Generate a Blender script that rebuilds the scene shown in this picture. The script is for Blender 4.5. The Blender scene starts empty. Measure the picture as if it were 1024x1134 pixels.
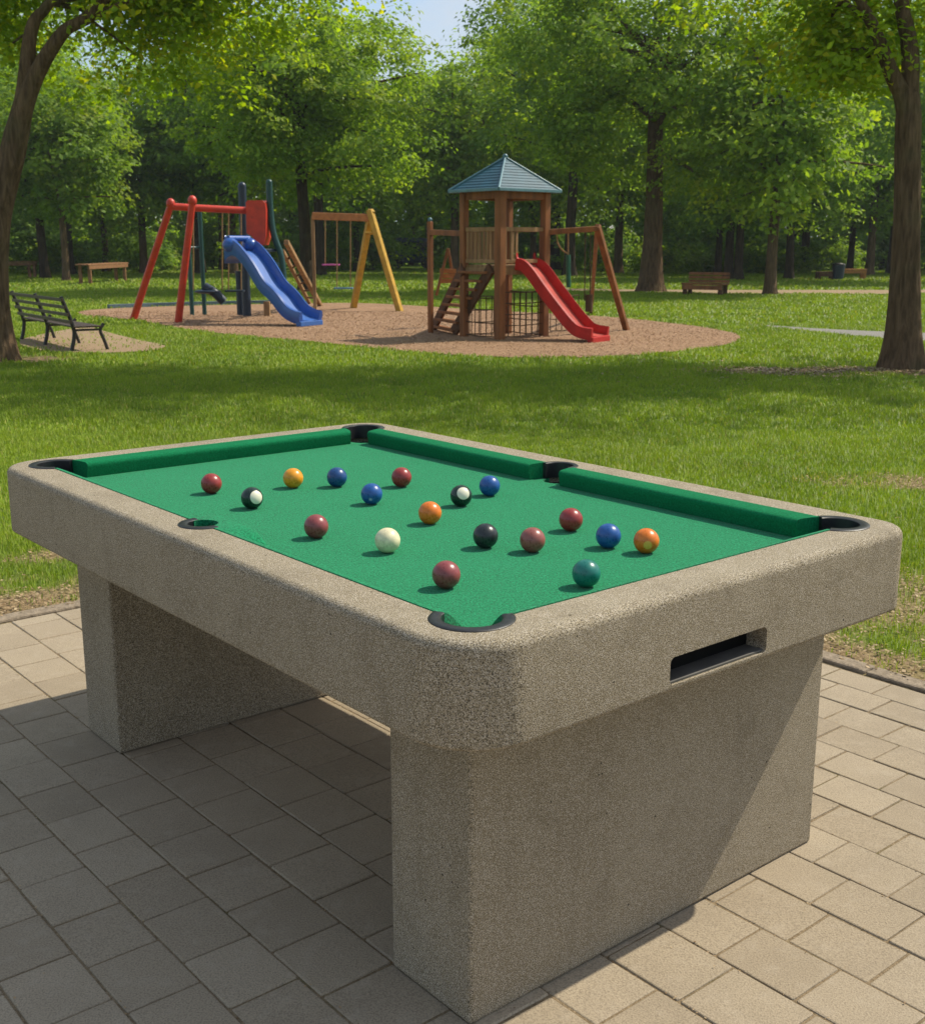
import bpy, bmesh, math, random
import numpy as np
from mathutils import Vector, Matrix
random.seed(7)
RNG = np.random.default_rng(11)
scene = bpy.context.scene
COL = scene.collection

# ------------------------------------------------------------------ camera model
F, PITCH, CAM_H = 1292.9, 0.2240, 1.4072           # focal length in px for a 1024 px wide picture
CP, SP = math.cos(PITCH), math.sin(PITCH)

def ray(px, py):
    a = (px - 512) / F; b = (567 - py) / F
    return Vector((a, CP + b * SP, -SP + b * CP))

def gp(px, py, z=0.0):
    """world point seen at a pixel, on the level z"""
    d = ray(px, py); t = (z - CAM_H) / d.z
    return Vector((d.x * t, d.y * t, z))

def wp(px, py, Y):
    """world point seen at a pixel, at distance Y in front"""
    d = ray(px, py); t = Y / d.y
    return Vector((d.x * t, Y, CAM_H + d.z * t))

TH = 0.6938
NX, NY = -0.0008, 1.6836
def tw(l, w, z=0.0):
    """table / paving grid (l along the long side, w along the short side) to world"""
    s, c = math.sin(TH), math.cos(TH)
    return Vector((NX - l * s + w * c, NY + l * c + w * s, z))

def lw_of(x, y):
    s, c = math.sin(TH), math.cos(TH)
    x = x - NX; y = y - NY
    return -x * s + y * c, x * c + y * s

# ------------------------------------------------------------------ node helpers
class NT:
    def __init__(self, name):
        m = bpy.data.materials.new(name); m.use_nodes = True
        self.m = m; self.t = m.node_tree; self.n = self.t.nodes; self.l = self.t.links
        self.n.clear()
        self.out = self.n.new('ShaderNodeOutputMaterial')
    def new(self, kind, **kw):
        nd = self.n.new(kind)
        for k, v in kw.items(): setattr(nd, k, v)
        return nd
    def link(self, a, b): self.l.new(a, b)
    def put(self, nd, **kw):
        for k, v in kw.items():
            k2 = k.replace('_', ' ')
            sock = nd.inputs[k2]
            if hasattr(v, 'is_output') or isinstance(v, bpy.types.NodeSocket): self.link(v, sock)
            else:
                if sock.type == 'RGBA' and len(v) == 3: v = (*v, 1)
                sock.default_value = v
        return nd
    def coord(self, which='Object'):
        if not hasattr(self, '_tc'): self._tc = self.new('ShaderNodeTexCoord')
        return self._tc.outputs[which]
    def pos(self):
        if not hasattr(self, '_g'): self._g = self.new('ShaderNodeNewGeometry')
        return self._g.outputs['Position']
    def noise(self, scale, detail=4, rough=.55, vec=None, dist=0.0):
        nd = self.new('ShaderNodeTexNoise')
        self.put(nd, Scale=scale, Detail=detail, Roughness=rough, Distortion=dist)
        self.link(vec if vec is not None else self.coord(), nd.inputs['Vector'])
        return nd.outputs['Fac']
    def voro(self, scale, vec=None, feature='F1', out='Distance'):
        nd = self.new('ShaderNodeTexVoronoi', feature=feature)
        nd.inputs['Scale'].default_value = scale
        self.link(vec if vec is not None else self.coord(), nd.inputs['Vector'])
        return nd.outputs[out]
    def mapr(self, v, a, b, c=0.0, d=1.0):
        nd = self.new('ShaderNodeMapRange')
        self.link(v, nd.inputs[0])
        for i, x in enumerate((a, b, c, d)): nd.inputs[i + 1].default_value = x
        return nd.outputs[0]
    def mix(self, fac, a, b, mode='MIX'):
        nd = self.new('ShaderNodeMix', data_type='RGBA', blend_type=mode)
        for s, v in ((nd.inputs[0], fac), (nd.inputs[6], a), (nd.inputs[7], b)):
            if isinstance(v, bpy.types.NodeSocket): self.link(v, s)
            else: s.default_value = (*v, 1) if (s.type == 'RGBA' and len(v) == 3) else v
        return nd.outputs[2]
    def math(self, op, a, b=0.0):
        nd = self.new('ShaderNodeMath', operation=op)
        for i, v in enumerate((a, b)):
            if isinstance(v, bpy.types.NodeSocket): self.link(v, nd.inputs[i])
            else: nd.inputs[i].default_value = v
        return nd.outputs[0]
    def attr(self, name):
        nd = self.new('ShaderNodeAttribute'); nd.attribute_name = name
        return nd.outputs['Fac']
    def bump(self, h, dist=.002, strength=1.0):
        nd = self.new('ShaderNodeBump')
        nd.inputs['Distance'].default_value = dist; nd.inputs['Strength'].default_value = strength
        self.link(h, nd.inputs['Height'])
        return nd.outputs['Normal']
    def bsdf(self, color, rough=.6, normal=None, spec=.4, **kw):
        nd = self.new('ShaderNodeBsdfPrincipled')
        self.put(nd, Base_Color=color, Roughness=rough)
        nd.inputs['Specular IOR Level'].default_value = spec
        if normal is not None: self.link(normal, nd.inputs['Normal'])
        for k, v in kw.items(): nd.inputs[k.replace('_', ' ')].default_value = v
        return nd.outputs[0]
    def end(self, s): self.link(s, self.out.inputs['Surface']); return self.m

M = {}
def mat_concrete():
    t = NT('terrazzo_concrete')
    big = t.noise(3.0, 5, .6); mid = t.noise(26, 4, .6)
    base = t.mix(t.mapr(big, .3, .7), (.288, .238, .158), (.375, .318, .22))
    base = t.mix(t.mapr(mid, .35, .75, 0, .5), base, (.27, .215, .13))
    n1 = t.noise(520, 2, .55); n2 = t.noise(760, 1.5, .5)
    v = t.voro(460, out='Color')
    sep = t.new('ShaderNodeSeparateColor'); t.link(v, sep.inputs[0])
    c = t.mix(t.mapr(sep.outputs[0], .58, .74), base, (.47, .41, .32))
    c = t.mix(t.mapr(n1, .515, .565, 0, .84), c, (.028, .021, .013))
    c = t.mix(t.mapr(n2, .60, .70, 0, .75), c, (.085, .068, .05))
    st = t.noise(7, 6, .7, dist=.8)
    c = t.mix(t.mapr(st, .52, .78, 0, .45), c, (.12, .095, .06))
    mp = t.new('ShaderNodeMapping'); mp.inputs['Scale'].default_value = (1, 1, .18); t.link(t.coord(), mp.inputs['Vector'])
    streak = t.noise(16, 5, .65, mp.outputs[0])
    c = t.mix(t.mapr(streak, .55, .75, 0, .28), c, (.11, .085, .05))
    pit = t.voro(42); gate = t.noise(11, 2, .5)
    pm = t.math('MULTIPLY', t.mapr(pit, .07, .12, 1, 0), t.mapr(gate, .55, .6))
    c = t.mix(pm, c, (.035, .027, .018))
    h = t.math('ADD', t.math('MULTIPLY', n1, -.8), t.math('MULTIPLY', mid, .6))
    return t.end(t.bsdf(c, .82, t.bump(h, .0022, .8), .25))
def mat_cloth():
    t = NT('green_baize')
    a = t.noise(230, 3, .7); b = t.noise(9, 4, .6); w = t.noise(95, 3, .6)
    c = t.mix(t.mapr(a, .38, .62), (.002, .105, .040), (.016, .31, .128))
    c = t.mix(t.mapr(w, .42, .62, 0, .5), c, (.005, .15, .058))
    c = t.mix(t.mapr(b, .4, .8, 0, .3), c, (.012, .24, .10))
    h = t.math('ADD', a, t.math('MULTIPLY', w, .7))
    return t.end(t.bsdf(c, .95, t.bump(h, .0040, 1.0), .08, Sheen_Weight=.10))
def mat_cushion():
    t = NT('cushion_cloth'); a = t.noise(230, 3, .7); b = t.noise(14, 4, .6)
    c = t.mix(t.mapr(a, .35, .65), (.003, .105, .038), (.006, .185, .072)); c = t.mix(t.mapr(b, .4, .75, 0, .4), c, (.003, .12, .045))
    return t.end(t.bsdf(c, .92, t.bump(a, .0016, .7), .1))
def simple(name, col, rough=.5, spec=.4, var=.15, scale=12, bump=.0, coat=0.0, wear=None, stretch=None):
    t = NT(name)
    vec = None
    if stretch:
        mp = t.new('ShaderNodeMapping'); mp.inputs['Scale'].default_value = stretch
        t.link(t.coord(), mp.inputs['Vector']); vec = mp.outputs[0]
    n = t.noise(scale, 6, .65, vec)
    dark = tuple(x * (1 - var * 1.6) for x in col); lite = tuple(min(1, x * (1 + var)) for x in col)
    c = t.mix(t.mapr(n, .3, .7), dark, lite)
    if wear:
        c = t.mix(t.mapr(t.noise(scale * 2.7, 6, .7, vec), .62, .70, 0, .8), c, wear)
    nm = t.bump(n, bump) if bump else None
    return t.end(t.bsdf(c, rough, nm, spec, Coat_Weight=coat))
def mat_paver():
    t = NT('concrete_paver')
    v = t.attr('v')
    base = t.mix(v, (.315, .255, .178), (.38, .312, .222))
    n = t.noise(260, 3, .6, t.pos()); b = t.noise(2.2, 6, .65, t.pos()); m_ = t.noise(17, 5, .7, t.pos())
    c = t.mix(t.mapr(n, .45, .66, 0, .6), base, (.15, .12, .085))
    c = t.mix(t.mapr(n, .30, .42, .35, 0), c, (.44, .37, .27))
    c = t.mix(t.mapr(b, .45, .75, 0, .5), c, (.21, .17, .122))
    c = t.mix(t.mapr(m_, .52, .75, 0, .5), c, (.39, .33, .25))
    return t.end(t.bsdf(c, .88, t.bump(t.math('ADD', n, t.math('MULTIPLY', m_, .6)), .002, .8), .2))
def mat_sand():
    t = NT('joint_sand')
    n = t.noise(160, 4, .7, t.pos()); b = t.noise(5, 4, .6, t.pos())
    c = t.mix(t.mapr(n, .35, .7), (.15, .11, .065), (.32, .245, .155))
    c = t.mix(t.mapr(b, .55, .72, 0, .8), c, (.09, .085, .03))
    return t.end(t.bsdf(c, .95, t.bump(n, .004), .1))
def mat_mulch():
    t = NT('bark_mulch')
    v = t.voro(26, t.pos(), out='Color'); sep = t.new('ShaderNodeSeparateColor'); t.link(v, sep.inputs[0])
    b = t.noise(1.1, 5, .6, t.pos()); n = t.noise(55, 3, .6, t.pos())
    c = t.mix(sep.outputs[0], (.23, .135, .078), (.44, .28, .165))
    c = t.mix(t.mapr(b, .35, .7, 0, .7), c, (.42, .26, .165))
    c = t.mix(t.mapr(n, .55, .75, 0, .6), c, (.14, .075, .04))
    return t.end(t.bsdf(c, .92, t.bump(t.math('ADD', sep.outputs[1], n), .03), .15))
def mat_path(name, c0, c1):
    t = NT(name); n = t.noise(40, 4, .6, t.pos()); b = t.noise(.8, 4, .6, t.pos())
    c = t.mix(t.mapr(n, .3, .7), c0, c1); c = t.mix(t.mapr(b, .4, .75, 0, .4), c, c0)
    return t.end(t.bsdf(c, .92, t.bump(n, .01), .15))
def mat_ground():
    t = NT('lawn_soil')
    n = t.noise(45, 4, .65, t.pos()); b = t.noise(.55, 5, .65, t.pos()); m_ = t.noise(2.6, 4, .6, t.pos())
    g = t.mix(t.mapr(n, .3, .72), (.060, .11, .010), (.17, .25, .022))
    g = t.mix(t.mapr(b, .4, .72, 0, .7), g, (.14, .20, .02))
    g = t.mix(t.mapr(m_, .42, .72, 0, .35), g, (.05, .10, .01))
    s = t.mix(t.mapr(n, .3, .7), (.15, .10, .05), (.34, .25, .14))
    c = t.mix(t.attr('bare'), g, s)
    return t.end(t.bsdf(c, .95, t.bump(n, .02), .1))
def leafmat(name, dark, lite, warm, trans=.42, tint=1.25):
    t = NT(name)
    v = t.attr('v'); h = t.attr('h')
    c = t.mix(v, dark, lite)
    c = t.mix(t.mapr(h, .62, 1.05, 0, .8), c, warm)
    p = t.bsdf(c, .6, None, .22)
    tr = t.new('ShaderNodeBsdfTranslucent')
    tc = t.mix(1.0, c, (1.25 * tint, 1.25 * tint, .5), 'MULTIPLY')
    t.link(tc, tr.inputs['Color'])
    mx = t.new('ShaderNodeMixShader'); mx.inputs[0].default_value = trans
    t.link(p, mx.inputs[1]); t.link(tr.outputs[0], mx.inputs[2])
    return t.end(mx.outputs[0])
def mat_bark(name, c0, c1, scale=9):
    t = NT(name)
    mp = t.new('ShaderNodeMapping'); mp.inputs['Scale'].default_value = (1, 1, .16); t.link(t.coord(), mp.inputs['Vector'])
    n = t.noise(scale, 8, .72, mp.outputs[0], .6); r = t.voro(scale * 1.8, mp.outputs[0])
    c = t.mix(t.mapr(n, .32, .68), c0, c1)
    c = t.mix(t.mapr(r, .1, .5, .45, 0), c, tuple(x * .35 for x in c0))
    b = t.noise(2, 3, .5)
    c = t.mix(t.mapr(b, .55, .75, 0, .4), c, (.09, .10, .045))
    return t.end(t.bsdf(c, .92, t.bump(t.math('ADD', n, r), .035), .12))
def mat_ball(name, col, spot=None, spotcol=(.75, .70, .52), rad=.62, patch=None):
    t = NT(name)
    n = t.noise(60, 5, .65); b = t.noise(170, 3, .6)
    c = t.mix(t.mapr(n, .3, .75), tuple(x * .72 for x in col), tuple(min(1, x * 1.18) for x in col))
    c = t.mix(t.mapr(b, .66, .74, 0, .35), c, tuple(min(1, x * 1.5 + .08) for x in col))
    if spot is not None:
        vm = t.new('ShaderNodeVectorMath', operation='NORMALIZE'); t.link(t.coord(), vm.inputs[0])
        dt = t.new('ShaderNodeVectorMath', operation='DOT_PRODUCT'); t.link(vm.outputs[0], dt.inputs[0])
        dt.inputs[1].default_value = Vector(spot).normalized()
        k = math.cos(rad)
        c = t.mix(t.mapr(dt.outputs['Value'], k - .012, k + .012), c, spotcol)
    if patch:
        c = t.mix(t.mapr(t.noise(42, 3, .5), .50, .62, 0, .8), c, patch)
    rg = t.mapr(n, .3, .7, .22, .42)
    nd = t.new('ShaderNodeBsdfPrincipled'); t.link(c, nd.inputs['Base Color']); t.link(rg, nd.inputs['Roughness'])
    nd.inputs['Specular IOR Level'].default_value = .5
    return t.end(nd.outputs[0])

M['concrete'] = mat_concrete(); M['cloth'] = mat_cloth(); M['cushion'] = mat_cushion(); M['paver'] = mat_paver(); M['sand'] = mat_sand()
M['kerb'] = mat_path('kerb_concrete', (.19, .15, .105), (.31, .25, .185))
M['mulch'] = mat_mulch(); M['ground'] = mat_ground()
M['tan'] = mat_path('sandy_path', (.22, .15, .09), (.38, .28, .18))
M['grey'] = mat_path('gravel_path', (.17, .16, .145), (.28, .265, .24))
M['rubber'] = simple('black_rubber', (.013, .014, .016), .42, .5, .3, 60, .0008)
M['slot_dark'] = simple('painted_recess_dark', (.006, .006, .006), .8, .1)  # near-black paint for the shade deep in the return slot
M['red'] = simple('red_paint', (.58, .045, .020), .45, .4, .16, 6, 0, .1, (.26, .03, .02))
M['redplastic'] = simple('red_plastic', (.46, .020, .014), .55, .3, .2, 5, 0, 0, (.40, .07, .055))
M['slidebed'] = simple('worn_slide_bed', (.46, .075, .06), .75, .15, .22, 6, 0, 0, (.50, .26, .22))
M['blueplastic'] = simple('blue_plastic', (.012, .085, .36), .3, .5, .15, 5, 0, .3)
M['bluebed'] = simple('blue_slide_bed', (.025, .12, .42), .65, .5, .12, 5, 0, .3)
M['navy'] = simple('navy_paint', (.008, .022, .045), .42, .5)
M['teal'] = simple('teal_paint', (.006, .055, .05), .42, .5)
M['greenpole'] = simple('green_plastic', (.01, .12, .06), .4, .5)
M['yellow'] = simple('yellow_paint', (.50, .29, .03), .5, .4, .2, 6, 0, 0, (.34, .2, .05))
M['wood'] = simple('stained_wood', (.25, .095, .030), .6, .3, .32, 9, .004, 0, (.13, .06, .025), (1, 1, .12))
M['woodlight'] = simple('weathered_wood', (.33, .20, .095), .7, .25, .28, 9, .004, 0, (.2, .12, .06), (1, 1, .12))
M['wooddark'] = simple('dark_wood', (.11, .050, .022), .7, .25, .3, 9, .004, 0, None, (1, 1, .12))
M['woodorange'] = simple('orange_wood', (.42, .17, .055), .6, .3, .22, 9, .003)
M['roof'] = simple('blue_roof_sheet', (.006, .075, .115), .45, .5, .18, 5)
M['roofcap'] = simple('roof_ridge_metal', (.10, .22, .27), .4, .5)
M['benchlight'] = simple('worn_bench_wood', (.26, .13, .065), .7, .2, .3, 9, .003)
M['iron'] = simple('dark_iron', (.018, .016, .013), .5, .5, .3, 20)
M['benchwood'] = simple('dark_bench_wood', (.065, .038, .020), .5, .35, .3, 14, .002)
M['rope'] = simple('rope_fibre', (.33, .21, .10), .85, .1, .3, 60)
M['net'] = simple('dark_rope', (.10, .065, .04), .85, .1, .3, 60)
M['pink'] = simple('pink_plastic', (.55, .11, .35), .4)
M['seatblue'] = simple('pale_blue_seat', (.12, .26, .38), .4)
M['slate'] = simple('slate_blue_paint', (.06, .085, .14), .4, .5, .2, 3)
M['palemetal'] = simple('pale_metal', (.42, .46, .46), .4, .5)
M['glass'] = simple('dark_window', (.02, .028, .035), .15, .5)
M['bark'] = mat_bark('bark_brown', (.060, .036, .019), (.20, .13, .075), 13)
M['barkdark'] = mat_bark('bark_dark', (.022, .016, .010), (.08, .055, .032), 8)
M['leafL'] = leafmat('leaves_yellow_green', (.10, .18, .008), (.26, .36, .018), (.46, .40, .014), .60, 1.45)
M['leafM'] = leafmat('leaves_mid_green', (.10, .19, .020), (.24, .35, .036), (.34, .39, .03), .52)
M['leafD'] = leafmat('leaves_dark_green', (.10, .20, .036), (.22, .33, .058), (.28, .36, .045), .54)
M['leafS'] = leafmat('leaves_shrub', (.07, .15, .012), (.20, .30, .025), (.28, .32, .03), .45)
M['litter'] = leafmat('leaf_litter_brown', (.14, .08, .035), (.42, .30, .17), (.50, .40, .25), .1, .8)
M['chips'] = leafmat('bark_chip_wood', (.25, .145, .083), (.43, .275, .165), (.45, .30, .19), .05, .8)
def mat_grass():
    t = NT('grass_blades')
    v = t.attr('v'); h = t.attr('h')
    c = t.mix(v, (.105, .185, .010), (.27, .375, .022))
    c = t.mix(t.mapr(h, .86, 1.0, 0, .9), c, (.42, .36, .12))
    b = t.noise(.7, 4, .6, t.pos())
    c = t.mix(t.mapr(b, .42, .7, 0, .5), c, (.25, .33, .022))
    nd = t.new('ShaderNodeNewGeometry')
    mv = t.new('ShaderNodeMix', data_type='VECTOR'); mv.inputs[0].default_value = .55
    t.link(nd.outputs['Normal'], mv.inputs[4]); mv.inputs[5].default_value = (0, 0, 1)
    p = t.bsdf(c, .55, mv.outputs[1], .25)
    tr = t.new('ShaderNodeBsdfTranslucent'); t.link(t.mix(1.0, c, (1.5, 1.5, .5), 'MULTIPLY'), tr.inputs['Color'])
    mx = t.new('ShaderNodeMixShader'); mx.inputs[0].default_value = .35
    t.link(p, mx.inputs[1]); t.link(tr.outputs[0], mx.inputs[2])
    return t.end(mx.outputs[0])
M['grass'] = mat_grass()

# ------------------------------------------------------------------ mesh helpers
class MB:
    def __init__(self): self.v = []; self.f = []; self.sm = []
    def add(self, vs, fs, smooth=False):
        o = len(self.v); self.v += [tuple(x) for x in vs]
        self.f += [tuple(i + o for i in f) for f in fs]; self.sm += [smooth] * len(fs)
        return self
    def box(self, a, b, bev=0.0):
        (x0, y0, z0), (x1, y1, z1) = a, b
        c = Vector(((x0 + x1) / 2, (y0 + y1) / 2, (z0 + z1) / 2))
        return self.obox(c, (Vector((1, 0, 0)), Vector((0, 1, 0)), Vector((0, 0, 1))), (abs(x1 - x0) / 2, abs(y1 - y0) / 2, abs(z1 - z0) / 2), bev)
    def obox(self, c, ax, h, bev=0.0):
        bm = bmesh.new(); bmesh.ops.create_cube(bm, size=2)
        for v in bm.verts: v.co = Vector((v.co.x * h[0], v.co.y * h[1], v.co.z * h[2]))
        if bev > 0: bmesh.ops.bevel(bm, geom=bm.edges[:], offset=min(bev, min(h) * .8), segments=2, profile=.5, affect='EDGES')
        bm.verts.index_update()
        vs = [c + ax[0] * v.co.x + ax[1] * v.co.y + ax[2] * v.co.z for v in bm.verts]
        fs = [tuple(v.index for v in f.verts) for f in bm.faces]; bm.free()
        return self.add(vs, fs)
    def bar(self, p, q, w, t, up=Vector((0, 0, 1)), bev=.004):
        p = Vector(p); q = Vector(q); d = (q - p); L = d.length; d.normalize()
        s = d.cross(Vector(up));
        if s.length < 1e-3: s = d.cross(Vector((0, 1, 0)))
        s.normalize(); u = s.cross(d)
        return self.obox((p + q) / 2, (s, d, u), (w / 2, L / 2, t / 2), bev)
    def tube(self, pts, r, n=8, caps=True, smooth=True):
        pts = [Vector(p) for p in pts]
        if not hasattr(r, '__len__'): r = [r] * len(pts)
        rings = []; prev = None
        for i, p in enumerate(pts):
            if i == 0: d = pts[1] - p
            elif i == len(pts) - 1: d = p - pts[i - 1]
            else: d = (pts[i + 1] - pts[i - 1])
            d.normalize()
            if prev is None:
                a = Vector((1, 0, 0)) if abs(d.x) < .8 else Vector((0, 1, 0)); s = d.cross(a).normalized()
            else:
                s = (prev - d * prev.dot(d)).normalized()
            prev = s; u = d.cross(s)
            rings.append([p + (s * math.cos(2 * math.pi * k / n) + u * math.sin(2 * math.pi * k / n)) * r[i] for k in range(n)])
        vs = [v for rg in rings for v in rg]; fs = []
        for i in range(len(pts) - 1):
            for k in range(n):
                fs.append((i * n + k, i * n + (k + 1) % n, (i + 1) * n + (k + 1) % n, (i + 1) * n + k))
        self.add(vs, fs, smooth)
        if caps:
            self.add(rings[0], [tuple(reversed(range(n)))]); self.add(rings[-1], [tuple(range(n))])
        return self
    def ball(self, c, r, n=16, m=10, sc=(1, 1, 1)):
        c = Vector(c); vs = []; fs = []
        for i in range(m + 1):
            a = math.pi * i / m
            for k in range(n):
                b = 2 * math.pi * k / n
                vs.append(c + Vector((r * sc[0] * math.sin(a) * math.cos(b), r * sc[1] * math.sin(a) * math.sin(b), r * sc[2] * math.cos(a))))
        for i in range(m):
            for k in range(n):
                fs.append((i * n + k, (i + 1) * n + k, (i + 1) * n + (k + 1) % n, i * n + (k + 1) % n))
        return self.add(vs, fs, True)
    def sweep(self, pts, prof, closed=True, smooth=True, side=None):
        """prof: list of (s,u) offsets or function(i); side: fixed sideways vector"""
        pts = [Vector(p) for p in pts]; rings = []
        for i, p in enumerate(pts):
            d = (pts[min(i + 1, len(pts) - 1)] - pts[max(i - 1, 0)]).normalized()
            s = side.normalized(); u = s.cross(d).normalized()
            if u.z < 0: u = -u
            pr = prof(i) if callable(prof) else prof
            rings.append([p + s * a + u * b for a, b in pr])
        n = len(rings[0]); vs = [v for r_ in rings for v in r_]; fs = []
        for i in range(len(pts) - 1):
            for k in range(n if closed else n - 1):
                fs.append((i * n + k, i * n + (k + 1) % n, (i + 1) * n + (k + 1) % n, (i + 1) * n + k))
        self.add(vs, fs, smooth)
        if closed: self.add(rings[0], [tuple(reversed(range(n)))]); self.add(rings[-1], [tuple(range(n))])
        return self
    def prism(self, outline, z0, z1):
        n = len(outline)
        vs = [(x, y, z0) for x, y in outline] + [(x, y, z1) for x, y in outline]
        fs = [tuple(reversed(range(n))), tuple(range(n, 2 * n))] + [(k, (k + 1) % n, n + (k + 1) % n, n + k) for k in range(n)]
        return self.add(vs, fs)
    def mesh(self, name):
        me = bpy.data.meshes.new(name); me.from_pydata(self.v, [], self.f)
        me.polygons.foreach_set('use_smooth', self.sm); me.update()
        bm = bmesh.new(); bm.from_mesh(me); bmesh.ops.recalc_face_normals(bm, faces=bm.faces); bm.to_mesh(me); bm.free()
        return me
    def build(self, name, mat, parent=None):
        me = self.mesh(name); me.materials.append(mat)
        return link(name, me, parent)

def link(name, data, parent=None):
    o = bpy.data.objects.new(name, data); COL.objects.link(o)
    if parent is not None: o.parent = parent
    return o
def empty(name, loc=(0, 0, 0), rz=0.0):
    o = link(name, None); o.location = loc; o.rotation_euler = (0, 0, rz); o.empty_display_size = .1
    return o
def tag(o, label=None, cat=None, group=None, kind=None):
    if label: o['label'] = label
    if cat: o['category'] = cat
    if group: o['group'] = group
    if kind: o['kind'] = kind
    return o
KIDS = {}
def copy_tree(o, parent=None):
    c = o.copy(); COL.objects.link(c); c.parent = parent
    for ch in [x for x in bpy.data.objects if x.parent == o]: copy_tree(ch, c)
    return c
class Local:
    """MB whose points are given in the world and stored relative to a thing's base"""
def loc_mb(root):
    return MB()
def rebase(o, root):
    o.data.transform(Matrix.Translation(-Vector(root.location)))
    return o
def part(mb, name, mat, root):
    """points in world coordinates, root unrotated"""
    return rebase(mb.build(name, mat, root), root)
def subpart(mb, name, mat, par, root):
    o = mb.build(name, mat, par); return rebase(o, root)
def chaikin(pts, it=2):
    pts = [Vector(p) for p in pts]
    for _ in range(it):
        q = [pts[0]]
        for a, b in zip(pts, pts[1:]): q += [a * .75 + b * .25, a * .25 + b * .75]
        q.append(pts[-1]); pts = q
    return pts

# ------------------------------------------------------------------ pool table
L, W, HT, ZB, ZBED = 2.094, 1.323, .80, .6136, .757
def rrect(x0, y0, x1, y1, r, n=10):
    pts = []
    for cx, cy, a0 in ((x1 - r, y1 - r, 0), (x0 + r, y1 - r, 90), (x0 + r, y0 + r, 180), (x1 - r, y0 + r, 270)):
        for k in range(n + 1):
            a = math.radians(a0 + 90 * k / n); pts.append((cx + r * math.cos(a), cy + r * math.sin(a)))
    return pts
def offset_rr(ins, r, n=12):
    x0, y0, x1, y1 = ins, ins, W - ins, L - ins; pts = []
    for cx, cy, sx, sy, a0, r0 in ((x1, y1, -1, -1, 0, .105), (x0, y1, 1, -1, 90, .115), (x0, y0, 1, 1, 180, .135), (x1, y0, -1, 1, 270, .088)):
        q = r0 - ins
        for k in range(n + 1):
            a = math.radians(a0 + 90 * k / n); pts.append((cx + sx * q + q * math.cos(a), cy + sy * q + q * math.sin(a)))
    return pts
def boolean(base_me, cutters, mat):
    o = bpy.data.objects.new('tmp', base_me); COL.objects.link(o); cs = []
    for me in cutters:
        c = bpy.data.objects.new('cut', me); COL.objects.link(c); cs.append(c)
        md = o.modifiers.new('b', 'BOOLEAN'); md.operation = 'DIFFERENCE'; md.object = c; md.solver = 'EXACT'
    bpy.context.view_layer.update()
    dg = bpy.context.evaluated_depsgraph_get()
    me = bpy.data.meshes.new_from_object(o.evaluated_get(dg))
    bpy.data.objects.remove(o)
    for c in cs: bpy.data.objects.remove(c)
    me.materials.clear(); me.materials.append(mat)
    return me
table = empty('pool_table', (NX, NY, 0), TH)
tag(table, 'speckled concrete outdoor pool table with green playing cloth on two slab legs', 'pool table')
# slab with rounded rim
mb = MB(); R0 = .135; prof = []
for k in range(7):
    a = math.pi / 2 * k / 6; prof.append((.010 * (1 - math.sin(a)), ZB + .010 * (1 - math.cos(a))))
for k in range(9):
    a = math.pi / 2 * k / 8; prof.append((.019 * (1 - math.cos(a)), HT - .019 * (1 - math.sin(a))))
rings = []
for ins, z in prof: rings.append([(x, y, z) for x, y in offset_rr(ins, R0)])
n = len(rings[0]); vs = [v for r_ in rings for v in r_]; fs = []
for i in range(len(rings) - 1):
    for k in range(n): fs.append((i * n + k, i * n + (k + 1) % n, (i + 1) * n + (k + 1) % n, (i + 1) * n + k))
fs.append(tuple(reversed(range(n)))); fs.append(tuple((len(rings) - 1) * n + k for k in range(n)))
mb.add(vs, fs, True)
RIM = .100; CW = .065
LM = 1.035
corner_c = .128
POCK = [(corner_c, corner_c, 225), (W - corner_c, corner_c, 315), (corner_c, L - corner_c, 135), (W - corner_c, L - corner_c, 45), (.108, LM, 180), (W - .108, LM, 0)]
def cyl(cx, cy, r, z0, z1, n=40): return MB().prism([(cx + r * math.cos(2 * math.pi * k / n), cy + r * math.sin(2 * math.pi * k / n)) for k in range(n)], z0, z1)
cut = [MB().prism(rrect(RIM, RIM, W - RIM, L - RIM, .03, 6), ZBED - .014, 1.0).mesh('c')]
for cx, cy, a in POCK:
    rr = .0635 if a not in (0, 180) else .0500
    cut.append(cyl(cx, cy, rr, .630, 1.0).mesh('c'))
# ball return slot on the short near face (y=0)
def slot_outline(x0, x1, z0, z1, r, n=6):
    return [(x, z) for x, z in rrect(x0, z0, x1, z1, r, n)]
so = slot_outline(.490, .778, .627, .681, .012)
sm = MB(); nn = len(so)
# splayed mouth, narrowing inwards
lev = [(-.02, 0), (.004, 0), (.055, .0)]
vs = []
for y, ins in lev:
    for x, z in so: vs.append((x, y, z))
fs = [tuple(range(nn)), tuple(reversed(range(2 * nn, 3 * nn)))]
for i in range(2):
    for k in range(nn): fs.append((i * nn + k, i * nn + (k + 1) % nn, (i + 1) * nn + (k + 1) % nn, (i + 1) * nn + k))
sm.add(vs, fs); cut.append(sm.mesh('c'))
slab_me = boolean(mb.mesh('slab'), cut, M['concrete']); slab_me.name = 'table_top'
slab = link('table_top', slab_me, table)
def smooth_angle(o, deg=35):
    me = o.data
    bm = bmesh.new(); bm.from_mesh(me)
    for f in bm.faces: f.smooth = True
    for e in bm.edges:
        e.smooth = not (len(e.link_faces) == 2 and e.calc_face_angle(0) > math.radians(deg))
    bm.to_mesh(me); bm.free()
smooth_angle(slab)
# black panel at the slot's back, painted to stand for its unlit depth
rb = MB(); rb.box((.494, .047, .630), (.777, .0545, .678)); o = rb.build('slot_dark_panel', M['slot_dark'], table)
rl = MB(); rl.box((.493, .006, .6275), (.776, .050, .632), .001); rl.build('return_tray', simple('grey_tray', (.10, .095, .085), .6), o)
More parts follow.
